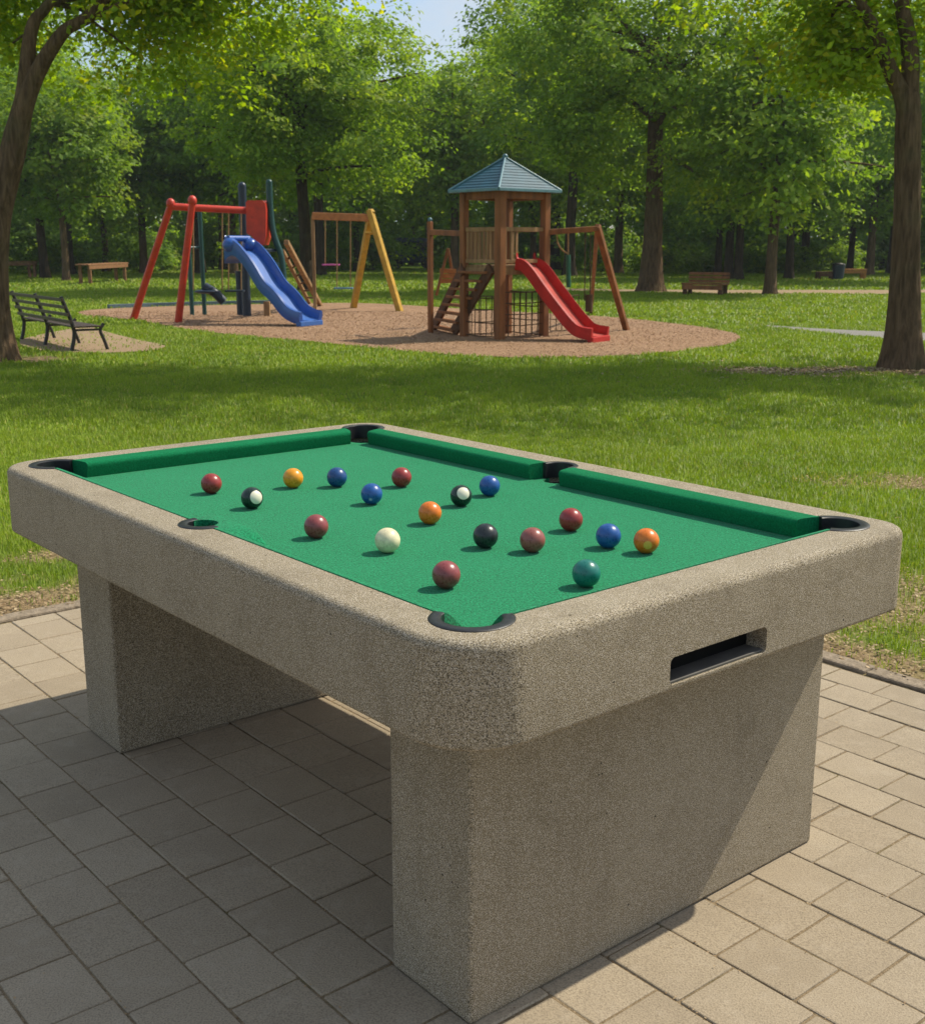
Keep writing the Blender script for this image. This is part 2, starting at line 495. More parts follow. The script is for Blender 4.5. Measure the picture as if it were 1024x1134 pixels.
# bed
bc = [cyl(cx, cy, .0515 if a not in (0, 180) else (.043 if a == 0 else .036), .7, .9).mesh('c') for cx, cy, a in POCK]
bed = boolean(MB().prism(rrect(RIM + .0015, RIM + .0015, W - RIM - .0015, L - RIM - .0015, .028, 6), ZBED - .012, ZBED).mesh('bed'), bc, M['cloth'])
bed.name = 'playing_cloth'; link('playing_cloth', bed, table)
# cushions: cross-section (depth from the rim, height)
cprof_high = [(.002, ZBED + .0005), (.002, .8025), (.030, .8030), (.056, .8018), (.0630, .7990), (.0660, .7935), (.0655, .787), (.060, ZBED + .0005)]
cprof_low = [(.002, ZBED + .0005), (.002, .8015), (.010, .8012), (.030, .7920), (.046, .7800), (.058, .7690), (.066, .7620), (.072, ZBED + .0005)]
def cushion(side, a0, a1, j0, j1):
    """side 0: x=RIM, 1: x=W-RIM (run along y); 2: y=RIM, 3: y=L-RIM (run along x)"""
    m_ = MB(); rings = []
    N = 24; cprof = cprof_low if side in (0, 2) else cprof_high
    for i in range(N + 1):
        t = i / N; ring = []
        for d, z in cprof:
            s0 = a0 + j0 * d / CW; s1 = a1 - j1 * d / CW
            s = s0 + (s1 - s0) * t
            wob = .0006 * math.sin(s * 23 + side) * (1 if d > .05 else 0)
            dd = d + wob
            ring.append({0: (RIM + dd, s, z), 1: (W - RIM - dd, s, z), 2: (s, RIM + dd, z), 3: (s, L - RIM - dd, z)}[side])
        rings.append(ring)
    k_ = len(cprof); vs = [v for r_ in rings for v in r_]; fs = []
    for i in range(N):
        for k in range(k_): fs.append((i * k_ + k, i * k_ + (k + 1) % k_, (i + 1) * k_ + (k + 1) % k_, (i + 1) * k_ + k))
    fs += [tuple(range(k_)), tuple(reversed(range(N * k_, N * k_ + k_)))]
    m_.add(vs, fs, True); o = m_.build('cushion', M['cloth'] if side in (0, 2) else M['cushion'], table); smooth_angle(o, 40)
g = .185; gm = .050
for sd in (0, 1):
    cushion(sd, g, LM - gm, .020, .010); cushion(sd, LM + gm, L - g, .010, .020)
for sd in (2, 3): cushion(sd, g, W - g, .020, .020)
# pocket liners and cups
for cx, cy, a in POCK:
    mid = a in (0, 180)
    ri, ro, half = (.0425, .0525, 100) if mid else (.0520, .0735, 112)
    if mid: ro = .0565
    if a == 180: ri, ro, half = .0365, .0575, 96
    m_ = MB(); rings = []; N = 36
    for i in range(N + 1):
        b = math.radians(a - half + 2 * half * i / N); ring = []
        w_ = 1.0
        for r_, z in ((ri, ZBED + .0005), (ri, .8010), (ri + .0022, .8028), (ro - .0022, .8028), (ro, .8012), (ro, .796)) + (((ro - .002, ZBED + .0005),)):
            ring.append((cx + r_ * math.cos(b), cy + r_ * math.sin(b), z))
        rings.append(ring)
    k_ = len(rings[0]); vs = [v for r2 in rings for v in r2]; fs = []
    for i in range(N):
        for k in range(k_): fs.append((i * k_ + k, i * k_ + (k + 1) % k_, (i + 1) * k_ + (k + 1) % k_, (i + 1) * k_ + k))
    fs += [tuple(range(k_)), tuple(reversed(range(N * k_, N * k_ + k_)))]
    m_.add(vs, fs, True); o = m_.build('pocket_liner', M['rubber'], table); smooth_angle(o, 40)
    m_ = MB(); N = 32; r_ = ri - .001
    vs = []
    for z in (ZBED - .013, .636):
        vs += [(cx + r_ * math.cos(2 * math.pi * k / N), cy + r_ * math.sin(2 * math.pi * k / N), z) for k in range(N)]
    m_.add(vs, [(k, (k + 1) % N, N + (k + 1) % N, N + k) for k in range(N)] + [tuple(range(N, 2 * N))], True)
    m_.build('pocket_cup', M['rubber'], table)
# cloth collar round the near middle pocket
def collar_mesh():
    lv = [(.000, ZBED + .001), (.004, .772), (.010, .786), (.017, .795), (.024, .8002), (.030, .8012)]
    rg = [[(x, y, z) for x, y in rrect(RIM + .0012, LM - .155 + 3.2 * i_, RIM + .092 - i_, LM + .100 - 1.4 * i_, .020, 8)] for i_, z in lv]
    n_ = len(rg[0]); f_ = [tuple(reversed(range(n_))), tuple(range((len(lv) - 1) * n_, len(lv) * n_))]
    for i in range(len(lv) - 1):
        for k in range(n_): f_.append((i * n_ + k, i * n_ + (k + 1) % n_, (i + 1) * n_ + (k + 1) % n_, (i + 1) * n_ + k))
    return MB().add([v for r_ in rg for v in r_], f_, True).mesh('collar')
cm_ = boolean(collar_mesh(), [cyl(.104, LM, .0350, .7, .9).mesh('c')], M['cloth'])
cm_.name = 'pocket_collar'; smooth_angle(link('pocket_collar', cm_, table), 38)
# legs
def slab_leg(l0, l1, w0=.1445, w1=1.197):
    m_ = MB(); m_.box((w0, l0, .001), (w1, l1, ZB + .004), .007); o = m_.build('leg', M['concrete'], table)
slab_leg(.150, .392, .1445, 1.222); slab_leg(1.689, 1.912)

# ------------------------------------------------------------------ balls
BR = .0278
BC = {'red': (.29, .034, .030), 'maroon': (.26, .056, .056), 'yellow': (.75, .30, .012), 'orange': (.70, .17, .012), 'blue': (.012, .085, .30),
      'navy': (.010, .060, .20), 'cream': (.74, .66, .42), 'black': (.018, .022, .024), 'bottle': (.010, .028, .020), 'teal': (.010, .16, .13), 'brown': (.28, .082, .066)}
balls = [
 ('red', 1.399, .318, 'dark red ball farthest left on the cloth'),
 ('bottle', 1.190, .318, 'black ball with a large white spot beside the red ball farthest left'),
 ('yellow', 1.334, .523, 'yellow amber ball on the left half of the cloth, left of two blue balls'),
 ('navy', 1.278, .627, 'dark blue ball between the yellow ball and the red ball farthest back'),
 ('blue', 1.036, .567, 'blue ball with a small pale speck low on its front'),
 ('red', 1.168, .759, 'dark red ball farthest back, right of the dark blue ball'),
 ('maroon', .828, .271, 'maroon ball left of the cream ball, nearest the long near rail'),
 ('cream', .633, .323, 'plain cream white cue ball on the cloth'),
 ('orange', .782, .554, 'deep orange ball at the centre of the cloth above the cream ball'),
 ('bottle', .878, .725, 'dark green ball with a white spot left of the glossy blue ball'),
 ('blue', .938, .872, 'glossy blue ball nearest the far middle pocket'),
 ('black', .531, .505, 'plain black ball with no spot, left of a brown ball'),
 ('brown', .439, .557, 'brownish red ball between the plain black ball and the blue ball at right'),
 ('red', .517, .749, 'bright red ball behind the brownish red ball on the right half of the cloth'),
 ('blue', .363, .707, 'blue ball directly left of the orange ball with a yellow patch'),
 ('orange', .281, .735, 'orange ball with a yellow patch, farthest right on the cloth'),
 ('teal', .188, .462, 'teal green ball resting against the near short cushion'),
 ('maroon', .348, .251, 'maroon ball nearest the camera by the near corner pocket')]
camv = Vector((0, 0, CAM_H))
BALL_AT = [(234, 535.5), (279, 551.5), (324.5, 529.5), (373, 528.5), (411.5, 547), (444.5, 528.5), (350, 583), (429, 598.5), (476, 568), (510.5, 549), (542, 538), (537.5, 593.5), (589.5, 598), (632, 575.5), (673.5, 593.5), (715.5, 599), (649, 635), (494, 636.5)]
for i, (c, l_, w_, lab) in enumerate(balls):
    p = gp(*BALL_AT[i], ZBED + BR - .0006)
    mb = MB(); mb.ball((0, 0, 0), BR, 40, 24)
    kw = {}
    if i == 1:
        kw = dict(spot=(camv - p).normalized() + Vector((.62, .0, .10)), rad=.66, spotcol=(.72, .68, .52))
    if i == 9:
        kw = dict(spot=(camv - p).normalized() + Vector((.26, 0, .30)), rad=.62, spotcol=(.72, .68, .52))
    if i == 4:
        kw = dict(spot=(camv - p).normalized() + Vector((-.12, 0, -.55)), rad=.13, spotcol=(.35, .42, .55))
    if i == 15: kw = dict(spot=(camv - p).normalized() + Vector((.12, 0, -.35)), rad=.34, spotcol=(.66, .38, .06))
    o = mb.build('pool_ball', mat_ball('ball_paint_%d' % i, BC[c], **kw)); o.location = p
    tag(o, lab, 'ball', 'balls scattered on the green cloth')

# ------------------------------------------------------------------ setting: ground, paving, kerb
PL, PW = 3.105, 2.335        # the paved area ends here
def in_paving(x, y, m=0.0):
    l_, w_ = lw_of(x, y); return (l_ < PL + m) & (w_ < PW + m)
mulch_px = [(92, 350), (150, 353.5), (200, 364), (260, 371), (330, 377), (400, 384), (470, 391), (540, 395), (600, 396.5), (660, 395.5), (720, 392), (780, 386), (812, 380),
            (822, 374), (812, 368), (770, 361), (710, 354), (650, 349), (560, 345), (470, 339), (400, 335), (330, 336), (250, 337.5), (170, 339.5), (110, 342), (84, 345)]
mulch = [tuple(gp(*q)[:2]) for q in mulch_px]
mc = chaikin([Vector((*q, 0)) for q in mulch + [mulch[0]]], 2); mulch = [tuple(v[:2]) for v in mc[:-1]]
benchp_px = [(22, 376), (60, 367), (100, 361), (112, 366), (150, 376), (192, 384), (165, 389), (100, 391.5), (50, 389), (22, 384)]
benchp = [tuple(v[:2]) for v in chaikin([gp(*q) for q in benchp_px + [benchp_px[0]]], 2)[:-1]]
gpath_px = [(848, 360), (900, 363.5), (960, 366.5), (1100, 371), (1250, 376), (1250, 390), (1100, 383), (1024, 379), (960, 373), (900, 367), (850, 362)]
gpath = [tuple(gp(*q)[:2]) for q in gpath_px]
tpath_px = [(590, 319), (700, 320.5), (800, 321), (1024, 321), (1250, 320), (1250, 326), (1024, 325.5), (800, 325), (700, 323), (590, 321)]
tpath = [tuple(gp(*q)[:2]) for q in tpath_px]
def inpoly(X, Y, poly):
    inside = np.zeros(len(X), bool); n_ = len(poly)
    for i in range(n_):
        x0, y0 = poly[i]; x1, y1 = poly[(i + 1) % n_]
        c = ((y0 > Y) != (y1 > Y))
        with np.errstate(divide='ignore', invalid='ignore'):
            xx = (x1 - x0) * (Y - y0) / (y1 - y0 + 1e-12) + x0
        inside ^= c & (X < xx)
    return inside
# smooth value noise in numpy
def vnoise(X, Y, scale, seed):
    r = np.random.default_rng(seed).random((256, 256))
    x = X * scale + 1000.3; y = Y * scale + 1000.7
    xi = np.floor(x).astype(int); yi = np.floor(y).astype(int); fx = x - xi; fy = y - yi
    fx = fx * fx * (3 - 2 * fx); fy = fy * fy * (3 - 2 * fy)
    a = r[xi % 256, yi % 256]; b = r[(xi + 1) % 256, yi % 256]; c = r[xi % 256, (yi + 1) % 256]; d = r[(xi + 1) % 256, (yi + 1) % 256]
    return (a * (1 - fx) + b * fx) * (1 - fy) + (c * (1 - fx) + d * fx) * fy
T2 = gp(998, 408); T1 = gp(-2, 398)
def bare(X, Y):
    l_, w_ = lw_of(X, Y)
    dist = np.maximum(l_ - PL - .1, w_ - PW - .1)
    nz = .6 * vnoise(X, Y, 2.3, 1) + .4 * vnoise(X, Y, 7.0, 2)
    b = np.clip((nz - .24 - dist * .42) * 4.5, 0, 1) * (dist > -.02)
    b = np.where(dist < .14 + .16 * nz, np.maximum(b, .85), b)
    # the worn patches beyond the right kerb
    e = np.minimum(((X - 2.7) / .6) ** 2 + ((Y - 7.0) / .30) ** 2, ((X - 2.0) / .7) ** 2 + ((Y - 4.5) / .5) ** 2)
    b = np.maximum(b, np.clip((1.0 - e) * 1.2 + (nz - .5) * 2.6, 0, 1) * (e < 1.6) * .8)
    # around the right-hand tree
    e = ((X - T2.x + .85) / 1.75) ** 2 + ((Y - T2.y + .35) / .55) ** 2
    b = np.maximum(b, np.clip((1.15 - e) * 1.3 + (nz - .5) * 2.2, 0, 1) * (e < 2))
    e = ((X - T1.x) / .9) ** 2 + ((Y - T1.y) / .6) ** 2
    b = np.maximum(b, np.clip((1.0 - e) + (nz - .5) * 2, 0, 1) * (e < 2))
    return b
# ground sheet: fine near, coarse far
def axis(a): return np.array(a)
xs = np.concatenate([np.linspace(-400, -30, 12), np.linspace(-26, -8.5, 22), np.linspace(-8, 8, 150), np.linspace(8.5, 26, 22), np.linspace(30, 400, 12)])
ys = np.concatenate([np.linspace(-60, -3, 10), np.linspace(-2, 3, 14), np.linspace(3.2, 16, 130), np.linspace(16.6, 40, 40), np.linspace(44, 600, 24)])
XX, YY = np.meshgrid(xs, ys); nx_, ny_ = len(xs), len(ys)
me = bpy.data.meshes.new('ground'); V = np.stack([XX.ravel(), YY.ravel(), np.full(XX.size, -.006)], 1)
me.vertices.add(len(V)); me.vertices.foreach_set('co', V.ravel())
fi = (np.arange(ny_ - 1)[:, None] * nx_ + np.arange(nx_ - 1)[None, :]).ravel()
Fq = np.stack([fi, fi + 1, fi + 1 + nx_, fi + nx_], 1)
# leave the ground out under the paving
cxm = V[Fq].mean(1); 
low = in_paving(V[:, 0], V[:, 1], -.05)
V[low, 2] = -.05; me.vertices.foreach_set('co', V.ravel())
def setfaces(me, Fq):
    k = Fq.shape[1]; me.loops.add(Fq.size); me.loops.foreach_set('vertex_index', Fq.ravel().astype(np.int32))
    me.polygons.add(len(Fq)); me.polygons.foreach_set('loop_start', (np.arange(len(Fq)) * k).astype(np.int32)); me.polygons.foreach_set('loop_total', np.full(len(Fq), k, np.int32))
    me.update(calc_edges=True)
setfaces(me, Fq)
at_ = me.attributes.new('bare', 'FLOAT', 'POINT'); at_.data.foreach_set('value', bare(V[:, 0], V[:, 1]).astype(np.float32))
me.materials.append(M['ground']); tag(link('ground', me), kind='structure')

def sheet(name, poly, z, mat):
    bm = bmesh.new(); vs = [bm.verts.new((x, y, z)) for x, y in poly]; f = bm.faces.new(vs)
    bmesh.ops.triangulate(bm, faces=[f]); bmesh.ops.recalc_face_normals(bm, faces=bm.faces)
    me = bpy.data.meshes.new(name); bm.to_mesh(me); bm.free()
    if me.polygons[0].normal.z < 0: me.flip_normals()
    me.materials.append(mat); return tag(link(name, me), kind='structure')
sheet('playground_mulch', mulch, .004, M['mulch'])
sheet('sandy_ground', benchp, .0045, M['tan'])
sheet('gravel_path', gpath, .004, M['grey'])
sheet('sandy_path', tpath, .004, M['tan'])
# blue-grey edging at the back of the play area
ed = [gp(x, y) for x, y in ((120, 341.2), (170, 339.2), (250, 337), (330, 335.5))]
m_ = MB()
for a, b in zip(ed, ed[1:]): m_.bar(a + Vector((0, 0, .04)), b + Vector((0, 0, .04)), .10, .09)
tag(m_.build('play_area_edging', simple('edging_rubber', (.10, .14, .17), .7)), kind='structure')

# paving: sand bed + single stones
def quadsheet(name, pts, mat):
    me = bpy.data.meshes.new(name); me.from_pydata([tuple(p) for p in pts], [], [(0, 1, 2, 3)])
    me.update()
    if me.polygons[0].normal.z < 0: me.flip_normals()
    me.materials.append(mat); return tag(link(name, me), kind='structure')
quadsheet('paving_sand', [tw(-7, -7, -.0032), tw(PL, -7, -.0032), tw(PL, PW, -.0032), tw(-7, PW, -.0032)], M['sand'])
rows = [-.017 - .155 * k for k in range(45)][::-1] + [-.017 + .1717 * k for k in (1, 2, 3)] + [.670, .827, .985, 1.140, 1.294, 1.448, 1.600, 1.752, 1.904, 2.056, 2.200, 2.330]
PV, PF, PA = [], [], []
for ri, (w0, w1) in enumerate(zip(rows, rows[1:])):
    ln = .189
    off = (.095 if ri % 2 else 0) + random.uniform(-.008, .008)
    l_ = -6.6 + off
    while l_ < PL:
        l1 = l_ + ln + random.uniform(-.004, .004)
        a, b = l_, min(l1, PL); l_ = l1
        if b - a < .03: continue
        gq = random.uniform(.0014, .0028); dz = random.uniform(-.0018, .0012); tx = random.uniform(-.006, .006); ty = random.uniform(-.006, .006)
        va = random.random()
        o = len(PV)
        mw, ml = (w0 + w1) / 2, (a + b) / 2
        def ringp(ins, z):
            c = []
            x0, x1, y0, y1 = a + gq + ins, b - gq - ins, w0 + gq + ins, w1 - gq - ins
            k = .0032
            for (px, py) in ((x0 + k, y0), (x1 - k, y0), (x1, y0 + k), (x1, y1 - k), (x1 - k, y1), (x0 + k, y1), (x0, y1 - k), (x0, y0 + k)):
                jx = random.uniform(-.0006, .0006); jy = random.uniform(-.0006, .0006)
                c.append(tw(px + jx, py + jy, z + dz + tx * (px - ml) + ty * (py - mw)))
            return c
        PV += ringp(0, -.009) + ringp(0, -.0035) + ringp(.0012, -.0010) + ringp(.0035, 0)
        for lv in range(3):
            for k in range(8): PF.append((o + lv * 8 + k, o + lv * 8 + (k + 1) % 8, o + lv * 8 + 8 + (k + 1) % 8, o + lv * 8 + 8 + k))
        PF.append(tuple(o + 24 + k for k in range(8)))
        PA += [va] * 32
m_ = MB(); m_.add(PV, PF, False); pv = m_.build('paving', M['paver'])
at_ = pv.data.attributes.new('v', 'FLOAT', 'POINT'); at_.data.foreach_set('value', np.array(PA, np.float32)); tag(pv, kind='structure')
# edging stones, weathered
m_ = MB()
def edging(fn, a0, a1, step):
    s = a0
    while s < a1:
        e = min(s + step, a1); p, q = fn(s + .003), fn(e - .003)
        dz = random.uniform(-.003, .004)
        m_.bar(p + Vector((0, 0, dz - .029)), q + Vector((0, 0, dz + random.uniform(-.002, .002) - .029)), .078, .07, bev=.008)
        s = e
edging(lambda s: tw(PL + .052, s, 0), -6.8, PW + .02, .50)
edging(lambda s: tw(s, PW + .052, 0), -6.8, PL + .09, .50)
tag(m_.build('paving_edge', M['kerb']), kind='structure')

# ------------------------------------------------------------------ grass and litter
def mesh_np(name, V, faces, mat, attrs):
    me = bpy.data.meshes.new(name); me.vertices.add(len(V)); me.vertices.foreach_set('co', V.astype(np.float32).ravel())
    tot = sum(f.size for f in faces); me.loops.add(tot)
    me.loops.foreach_set('vertex_index', np.concatenate([f.ravel() for f in faces]).astype(np.int32))
    ls = []; lt = []; o = 0
    for f in faces:
        k = f.shape[1]; ls.append(o + np.arange(len(f)) * k); lt.append(np.full(len(f), k)); o += f.size
    me.polygons.add(sum(len(f) for f in faces))
    me.polygons.foreach_set('loop_start', np.concatenate(ls).astype(np.int32)); me.polygons.foreach_set('loop_total', np.concatenate(lt).astype(np.int32))
    me.update(calc_edges=True)
    for k, a in attrs.items():
        at = me.attributes.new(k, 'FLOAT', 'POINT'); at.data.foreach_set('value', a.astype(np.float32))
    me.materials.append(mat); return me
bands = [(3.0, 6.0, 4.6, 11000, .024, .0034), (6.0, 9.0, 6.0, 6500, .026, .0050), (9.0, 14.0, 8.5, 2800, .029, .0085), (14, 22, 13, 1000, .034, .015), (22, 38, 21, 300, .042, .032), (38, 70, 40, 70, .06, .07)]
BX, BY, BH, BWd = [], [], [], []
for y0, y1, hw, den, hh, ww in bands:
    n_ = int((y1 - y0) * 2 * hw * den); x = RNG.uniform(-hw, hw, n_); y = RNG.uniform(y0, y1, n_)
    keep = np.abs(x) < y * .46 + 1.2
    x, y = x[keep], y[keep]
    ok = ~in_paving(x, y, .085) & ~inpoly(x, y, mulch) & ~inpoly(x, y, gpath) & ~inpoly(x, y, tpath) & (~inpoly(x, y, benchp) | (RNG.random(len(x)) < .10))
    x, y = x[ok], y[ok]
    pr = 1 - bare(x, y) * .95
    tuft = .35 + .9 * vnoise(x, y, 5.0, 9)
    ok = RNG.random(len(x)) < pr * tuft
    x, y = x[ok], y[ok]
    clump = .40 + 1.25 * vnoise(x, y, 3.1, 5) * (.6 + .8 * vnoise(x, y, 11, 6))
    BX.append(x); BY.append(y); BH.append(hh * clump * RNG.uniform(.55, 1.25, len(x))); BWd.append(ww * RNG.uniform(.7, 1.3, len(x)))
BX, BY, BH, BWd = map(np.concatenate, (BX, BY, BH, BWd)); n_ = len(BX)
ang = RNG.uniform(0, 2 * np.pi, n_); la = RNG.uniform(0, 2 * np.pi, n_); lean = RNG.uniform(.1, .9, n_) * BH
sx, sy = np.cos(ang) * BWd / 2, np.sin(ang) * BWd / 2; lx, ly = np.cos(la) * lean, np.sin(la) * lean
Z0 = np.full(n_, -.008)
P = np.stack([np.stack([BX - sx, BY - sy, Z0], 1), np.stack([BX + sx, BY + sy, Z0], 1),
              np.stack([BX + sx * .8 + lx * .3, BY + sy * .8 + ly * .3, BH * .6], 1), np.stack([BX - sx * .8 + lx * .3, BY - sy * .8 + ly * .3, BH * .6], 1),
              np.stack([BX + lx, BY + ly, BH], 1)], 1)
idx = np.arange(n_)[:, None] * 5
vv = np.clip(vnoise(BX, BY, 2.0, 21) * .6 + RNG.random(n_) * .6 - .05, 0, 1); hhv = RNG.random(n_)
hhv = np.clip(hhv + .12 * (bare(BX, BY) > .1), 0, 1)
gme = mesh_np('grass', P.reshape(-1, 3), [np.concatenate([idx, idx + 1, idx + 2, idx + 3], 1), np.concatenate([idx + 3, idx + 2, idx + 4], 1)], M['grass'], {'v': np.repeat(vv, 5), 'h': np.repeat(hhv, 5)})
tag(link('grass', gme), 'mown green lawn grass with longer tufts and dry blades', 'grass', kind='stuff')
print('grass blades', n_)
def flakes(x, y, size):
    n_ = len(x); a = RNG.uniform(0, 2 * np.pi, n_); t1 = RNG.uniform(-.35, .35, n_); t2 = RNG.uniform(-.35, .35, n_)
    s = size * RNG.uniform(.5, 1.4, n_); asp = RNG.uniform(.35, .9, n_)
    z = RNG.uniform(.002, .010, n_)
    P = []
    for ux, uy in ((1, 0), (0, 1), (-1, 0), (0, -1)):
        dx = (np.cos(a) * ux - np.sin(a) * uy * asp) * s; dy = (np.sin(a) * ux + np.cos(a) * uy * asp) * s
        P.append(np.stack([x + dx, y + dy, z + dx * t1 + dy * t2 + s * .25], 1))
    P = np.stack(P, 1); i = np.arange(n_)[:, None] * 4
    return P.reshape(-1, 3), np.concatenate([i, i + 1, i + 2, i + 3], 1)
FX, FY, FS = [], [], []
for n_, (x0, x1, y0, y1), s in ((150000, (-5, 6, 3, 7.5), .0078), (42000, (1.5, 8, 12, 15.5), .02)):
    x = RNG.uniform(x0, x1, n_); y = RNG.uniform(y0, y1, n_)
    ok = ~in_paving(x, y, .05) & (RNG.random(n_) < bare(x, y) * .9 + .02)
    FX.append(x[ok]); FY.append(y[ok]); FS.append(np.full(ok.sum(), s))
FX, FY, FS = map(np.concatenate, (FX, FY, FS))
P, Fc = flakes(FX, FY, FS); n_ = len(FX)
tag(link('leaf_litter', mesh_np('leaf_litter', P, [Fc], M['litter'], {'v': np.repeat(RNG.random(n_), 4), 'h': np.repeat(RNG.random(n_), 4)})), 'dry brown leaf litter and bark crumbs on the bare soil', 'leaf litter', kind='stuff')
# loose chips on the play area
x = RNG.uniform(-9, 5, 60000); y = RNG.uniform(14.5, 26, 60000); ok = inpoly(x, y, mulch); x, y = x[ok], y[ok]; k = len(x)
P, Fc = flakes(x, y, (.008 + .0004 * y)); P[:, 2] += .004
tag(link('bark_chips', mesh_np('bark_chips', P, [Fc], M['chips'], {'v': np.repeat(RNG.random(k), 4), 'h': np.repeat(RNG.random(k), 4)})), 'loose reddish brown bark chips on the play area', 'bark chips', kind='stuff')
# crumbs lying in the paving joints
n_ = 60000; x = RNG.uniform(-3, 3, n_); y = RNG.uniform(1.2, 4.8, n_); l_, w_ = lw_of(x, y)
rw = np.array(rows); dj = np.abs(w_[:, None] - rw[None, :]).min(1)
ok = in_paving(x, y, -.01) & ((RNG.random(n_) < .01) | ((dj < .008) & (RNG.random(n_) < .9)))
P, Fc = flakes(x[ok], y[ok], np.full(ok.sum(), .0024)); P[:, 2] -= .0048; k = ok.sum()
tag(link('joint_debris', mesh_np('joint_debris', P, [Fc], M['litter'], {'v': np.repeat(RNG.random(k), 4), 'h': np.repeat(RNG.random(k), 4)})), 'fine sandy crumbs scattered in the joints of the paving', 'debris', kind='stuff')

# ------------------------------------------------------------------ trees
def crown_mesh(name, mat, ells, nclump, per, leaf, seed, csize=.55, zmin=None, extra=None, shell=.45):
    """ells: list of (cx,cy,cz,rx,ry,rz,weight)"""
    r = np.random.default_rng(seed); C = []
    wts = np.array([e[6] for e in ells]); wts = wts / wts.sum()
    for e, k in zip(ells, (wts * nclump).astype(int)):
        d = r.normal(size=(k, 3)); d /= np.linalg.norm(d, axis=1)[:, None]
        rad = r.random(k) ** shell
        rad *= 1 + .24 * np.sin(d[:, 0] * 5 + seed) * np.cos(d[:, 1] * 4 + d[:, 2] * 5) + .10 * np.sin(d[:, 0] * 11 + d[:, 2] * 9 + seed)
        c = np.array(e[:3]) + d * np.array(e[3:6]) * rad[:, None]
        C.append(np.concatenate([c, d], 1))
    C = np.concatenate(C)
    if extra is not None:
        ex = np.array(extra, float); ex = np.concatenate([ex, np.tile([[0, 0, -.2]], (len(ex), 1))], 1); C = np.concatenate([C, ex])
    sc = 9.0 / (np.ptp(C[:, 0]) + 1e-6)
    q = C[:, :3] * sc
    g3 = np.sin(q[:, 0] * 2.3 + seed) + np.sin(q[:, 1] * 2.1 + 2 * seed) + np.sin(q[:, 2] * 2.9 + .7 * seed + q[:, 0] * .8)
    C = C[(g3 > -.75) | (r.random(len(C)) < .12)]
    if zmin is not None: C = C[zmin(C[:, 0], C[:, 1]) < C[:, 2]]
    k = len(C); cs = csize * r.uniform(.6, 1.35, k)
    hue = r.random(k); val = r.random(k)
    n_ = k * per; ci = np.repeat(np.arange(k), per)
    g = r.normal(size=(n_, 3)) * .55
    g /= np.maximum(1, np.linalg.norm(g, axis=1) / 1.25)[:, None]
    # flattened sprays that droop at the edge
    rr = np.hypot(g[:, 0], g[:, 1])
    pos = C[ci, :3] + np.stack([g[:, 0], g[:, 1], g[:, 2] * .45 - rr * rr * .35], 1) * cs[ci][:, None]
    nrm = np.stack([g[:, 0] * .6, g[:, 1] * .6, np.full(n_, .8)], 1) + C[ci, 3:6] * .35 + r.normal(size=(n_, 3)) * .42
    nrm /= np.linalg.norm(nrm, axis=1)[:, None]
    a = r.normal(size=(n_, 3)); t = np.cross(nrm, a); t /= np.linalg.norm(t, axis=1)[:, None]; b = np.cross(nrm, t)
    s = leaf * r.uniform(.6, 1.3, n_)[:, None]
    P = np.stack([pos - t * s, pos + b * s * .62 + nrm * s * .18 - t * s * .1, pos + t * s - nrm * s * .15, pos - b * s * .62 + nrm * s * .18 - t * s * .1], 1)
    i = np.arange(n_)[:, None] * 4
    v = np.clip(val[ci] * .6 + r.random(n_) * .5 - .05, 0, 1); h = np.clip(hue[ci] * .75 + r.random(n_) * .3, 0, 1)
    me = mesh_np(name, P.reshape(-1, 3), [np.concatenate([i, i + 1, i + 2, i + 3], 1)], mat, {'v': np.repeat(v, 4), 'h': np.repeat(h, 4)})
    me.polygons.foreach_set('use_smooth', np.ones(len(me.polygons), bool))
    return me, C
def wob(pts, amp, seed):
    rr = random.Random(seed); out = []
    for i, p in enumerate(pts): out.append(Vector(p) + (Vector((rr.uniform(-1, 1), rr.uniform(-1, 1), 0)) * amp if 0 < i < len(pts) - 1 else Vector((0, 0, 0))))
    return out
def limb(mb, p, q, r0, r1, seed, lift=.25, n=8):
    p = Vector(p); q = Vector(q); d = (q - p).length
    m1 = p.lerp(q, .35) + Vector((0, 0, lift * d * .35)); m2 = p.lerp(q, .7) + Vector((0, 0, lift * d * .3))
    pts = chaikin(wob([p, m1, m2, q], d * .05, seed), 2); k = len(pts)
    mb.tube(pts, [r0 + (r1 - r0) * (i / (k - 1)) ** .8 for i in range(k)], n)
def trunk_tube(mb, pts, rad, flare=1.5, n=18, seed=0):
    """bark trunk with buttressed base"""
    pp = chaikin(pts, 2); k = len(pp); N = len(rad)
    def R(t):
        u = t * (N - 1); i = min(int(u), N - 2); f = u - i; return rad[i] * (1 - f) + rad[i + 1] * f
    rings = []; rr = random.Random(seed); ph = rr.uniform(0, 6)
    z0 = pp[0].z
    for i, p in enumerate(pp):
        r_ = R(i / (k - 1)); h = p.z - z0
        fl = 1 + (flare - 1) * math.exp(-h / (rad[0] * 1.3))
        ring = []
        for j in range(n):
            a = 2 * math.pi * j / n
            lob = 1 + (.20 * math.exp(-h / (rad[0] * 1.6)) * math.cos(5 * a + ph)) + .05 * math.sin(3 * a + ph + h * 1.3) + .02 * math.sin(7 * a + h * 5)
            ring.append(p + Vector((math.cos(a), math.sin(a), 0)) * r_ * fl * lob)
        rings.append(ring)
    vs = [v for r2 in rings for v in r2]; fs = []
    for i in range(k - 1):
        for j in range(n): fs.append((i * n + j, i * n + (j + 1) % n, (i + 1) * n + (j + 1) % n, (i + 1) * n + j))
    fs.append(tuple((k - 1) * n + j for j in range(n)))
    mb.add(vs, fs, True)

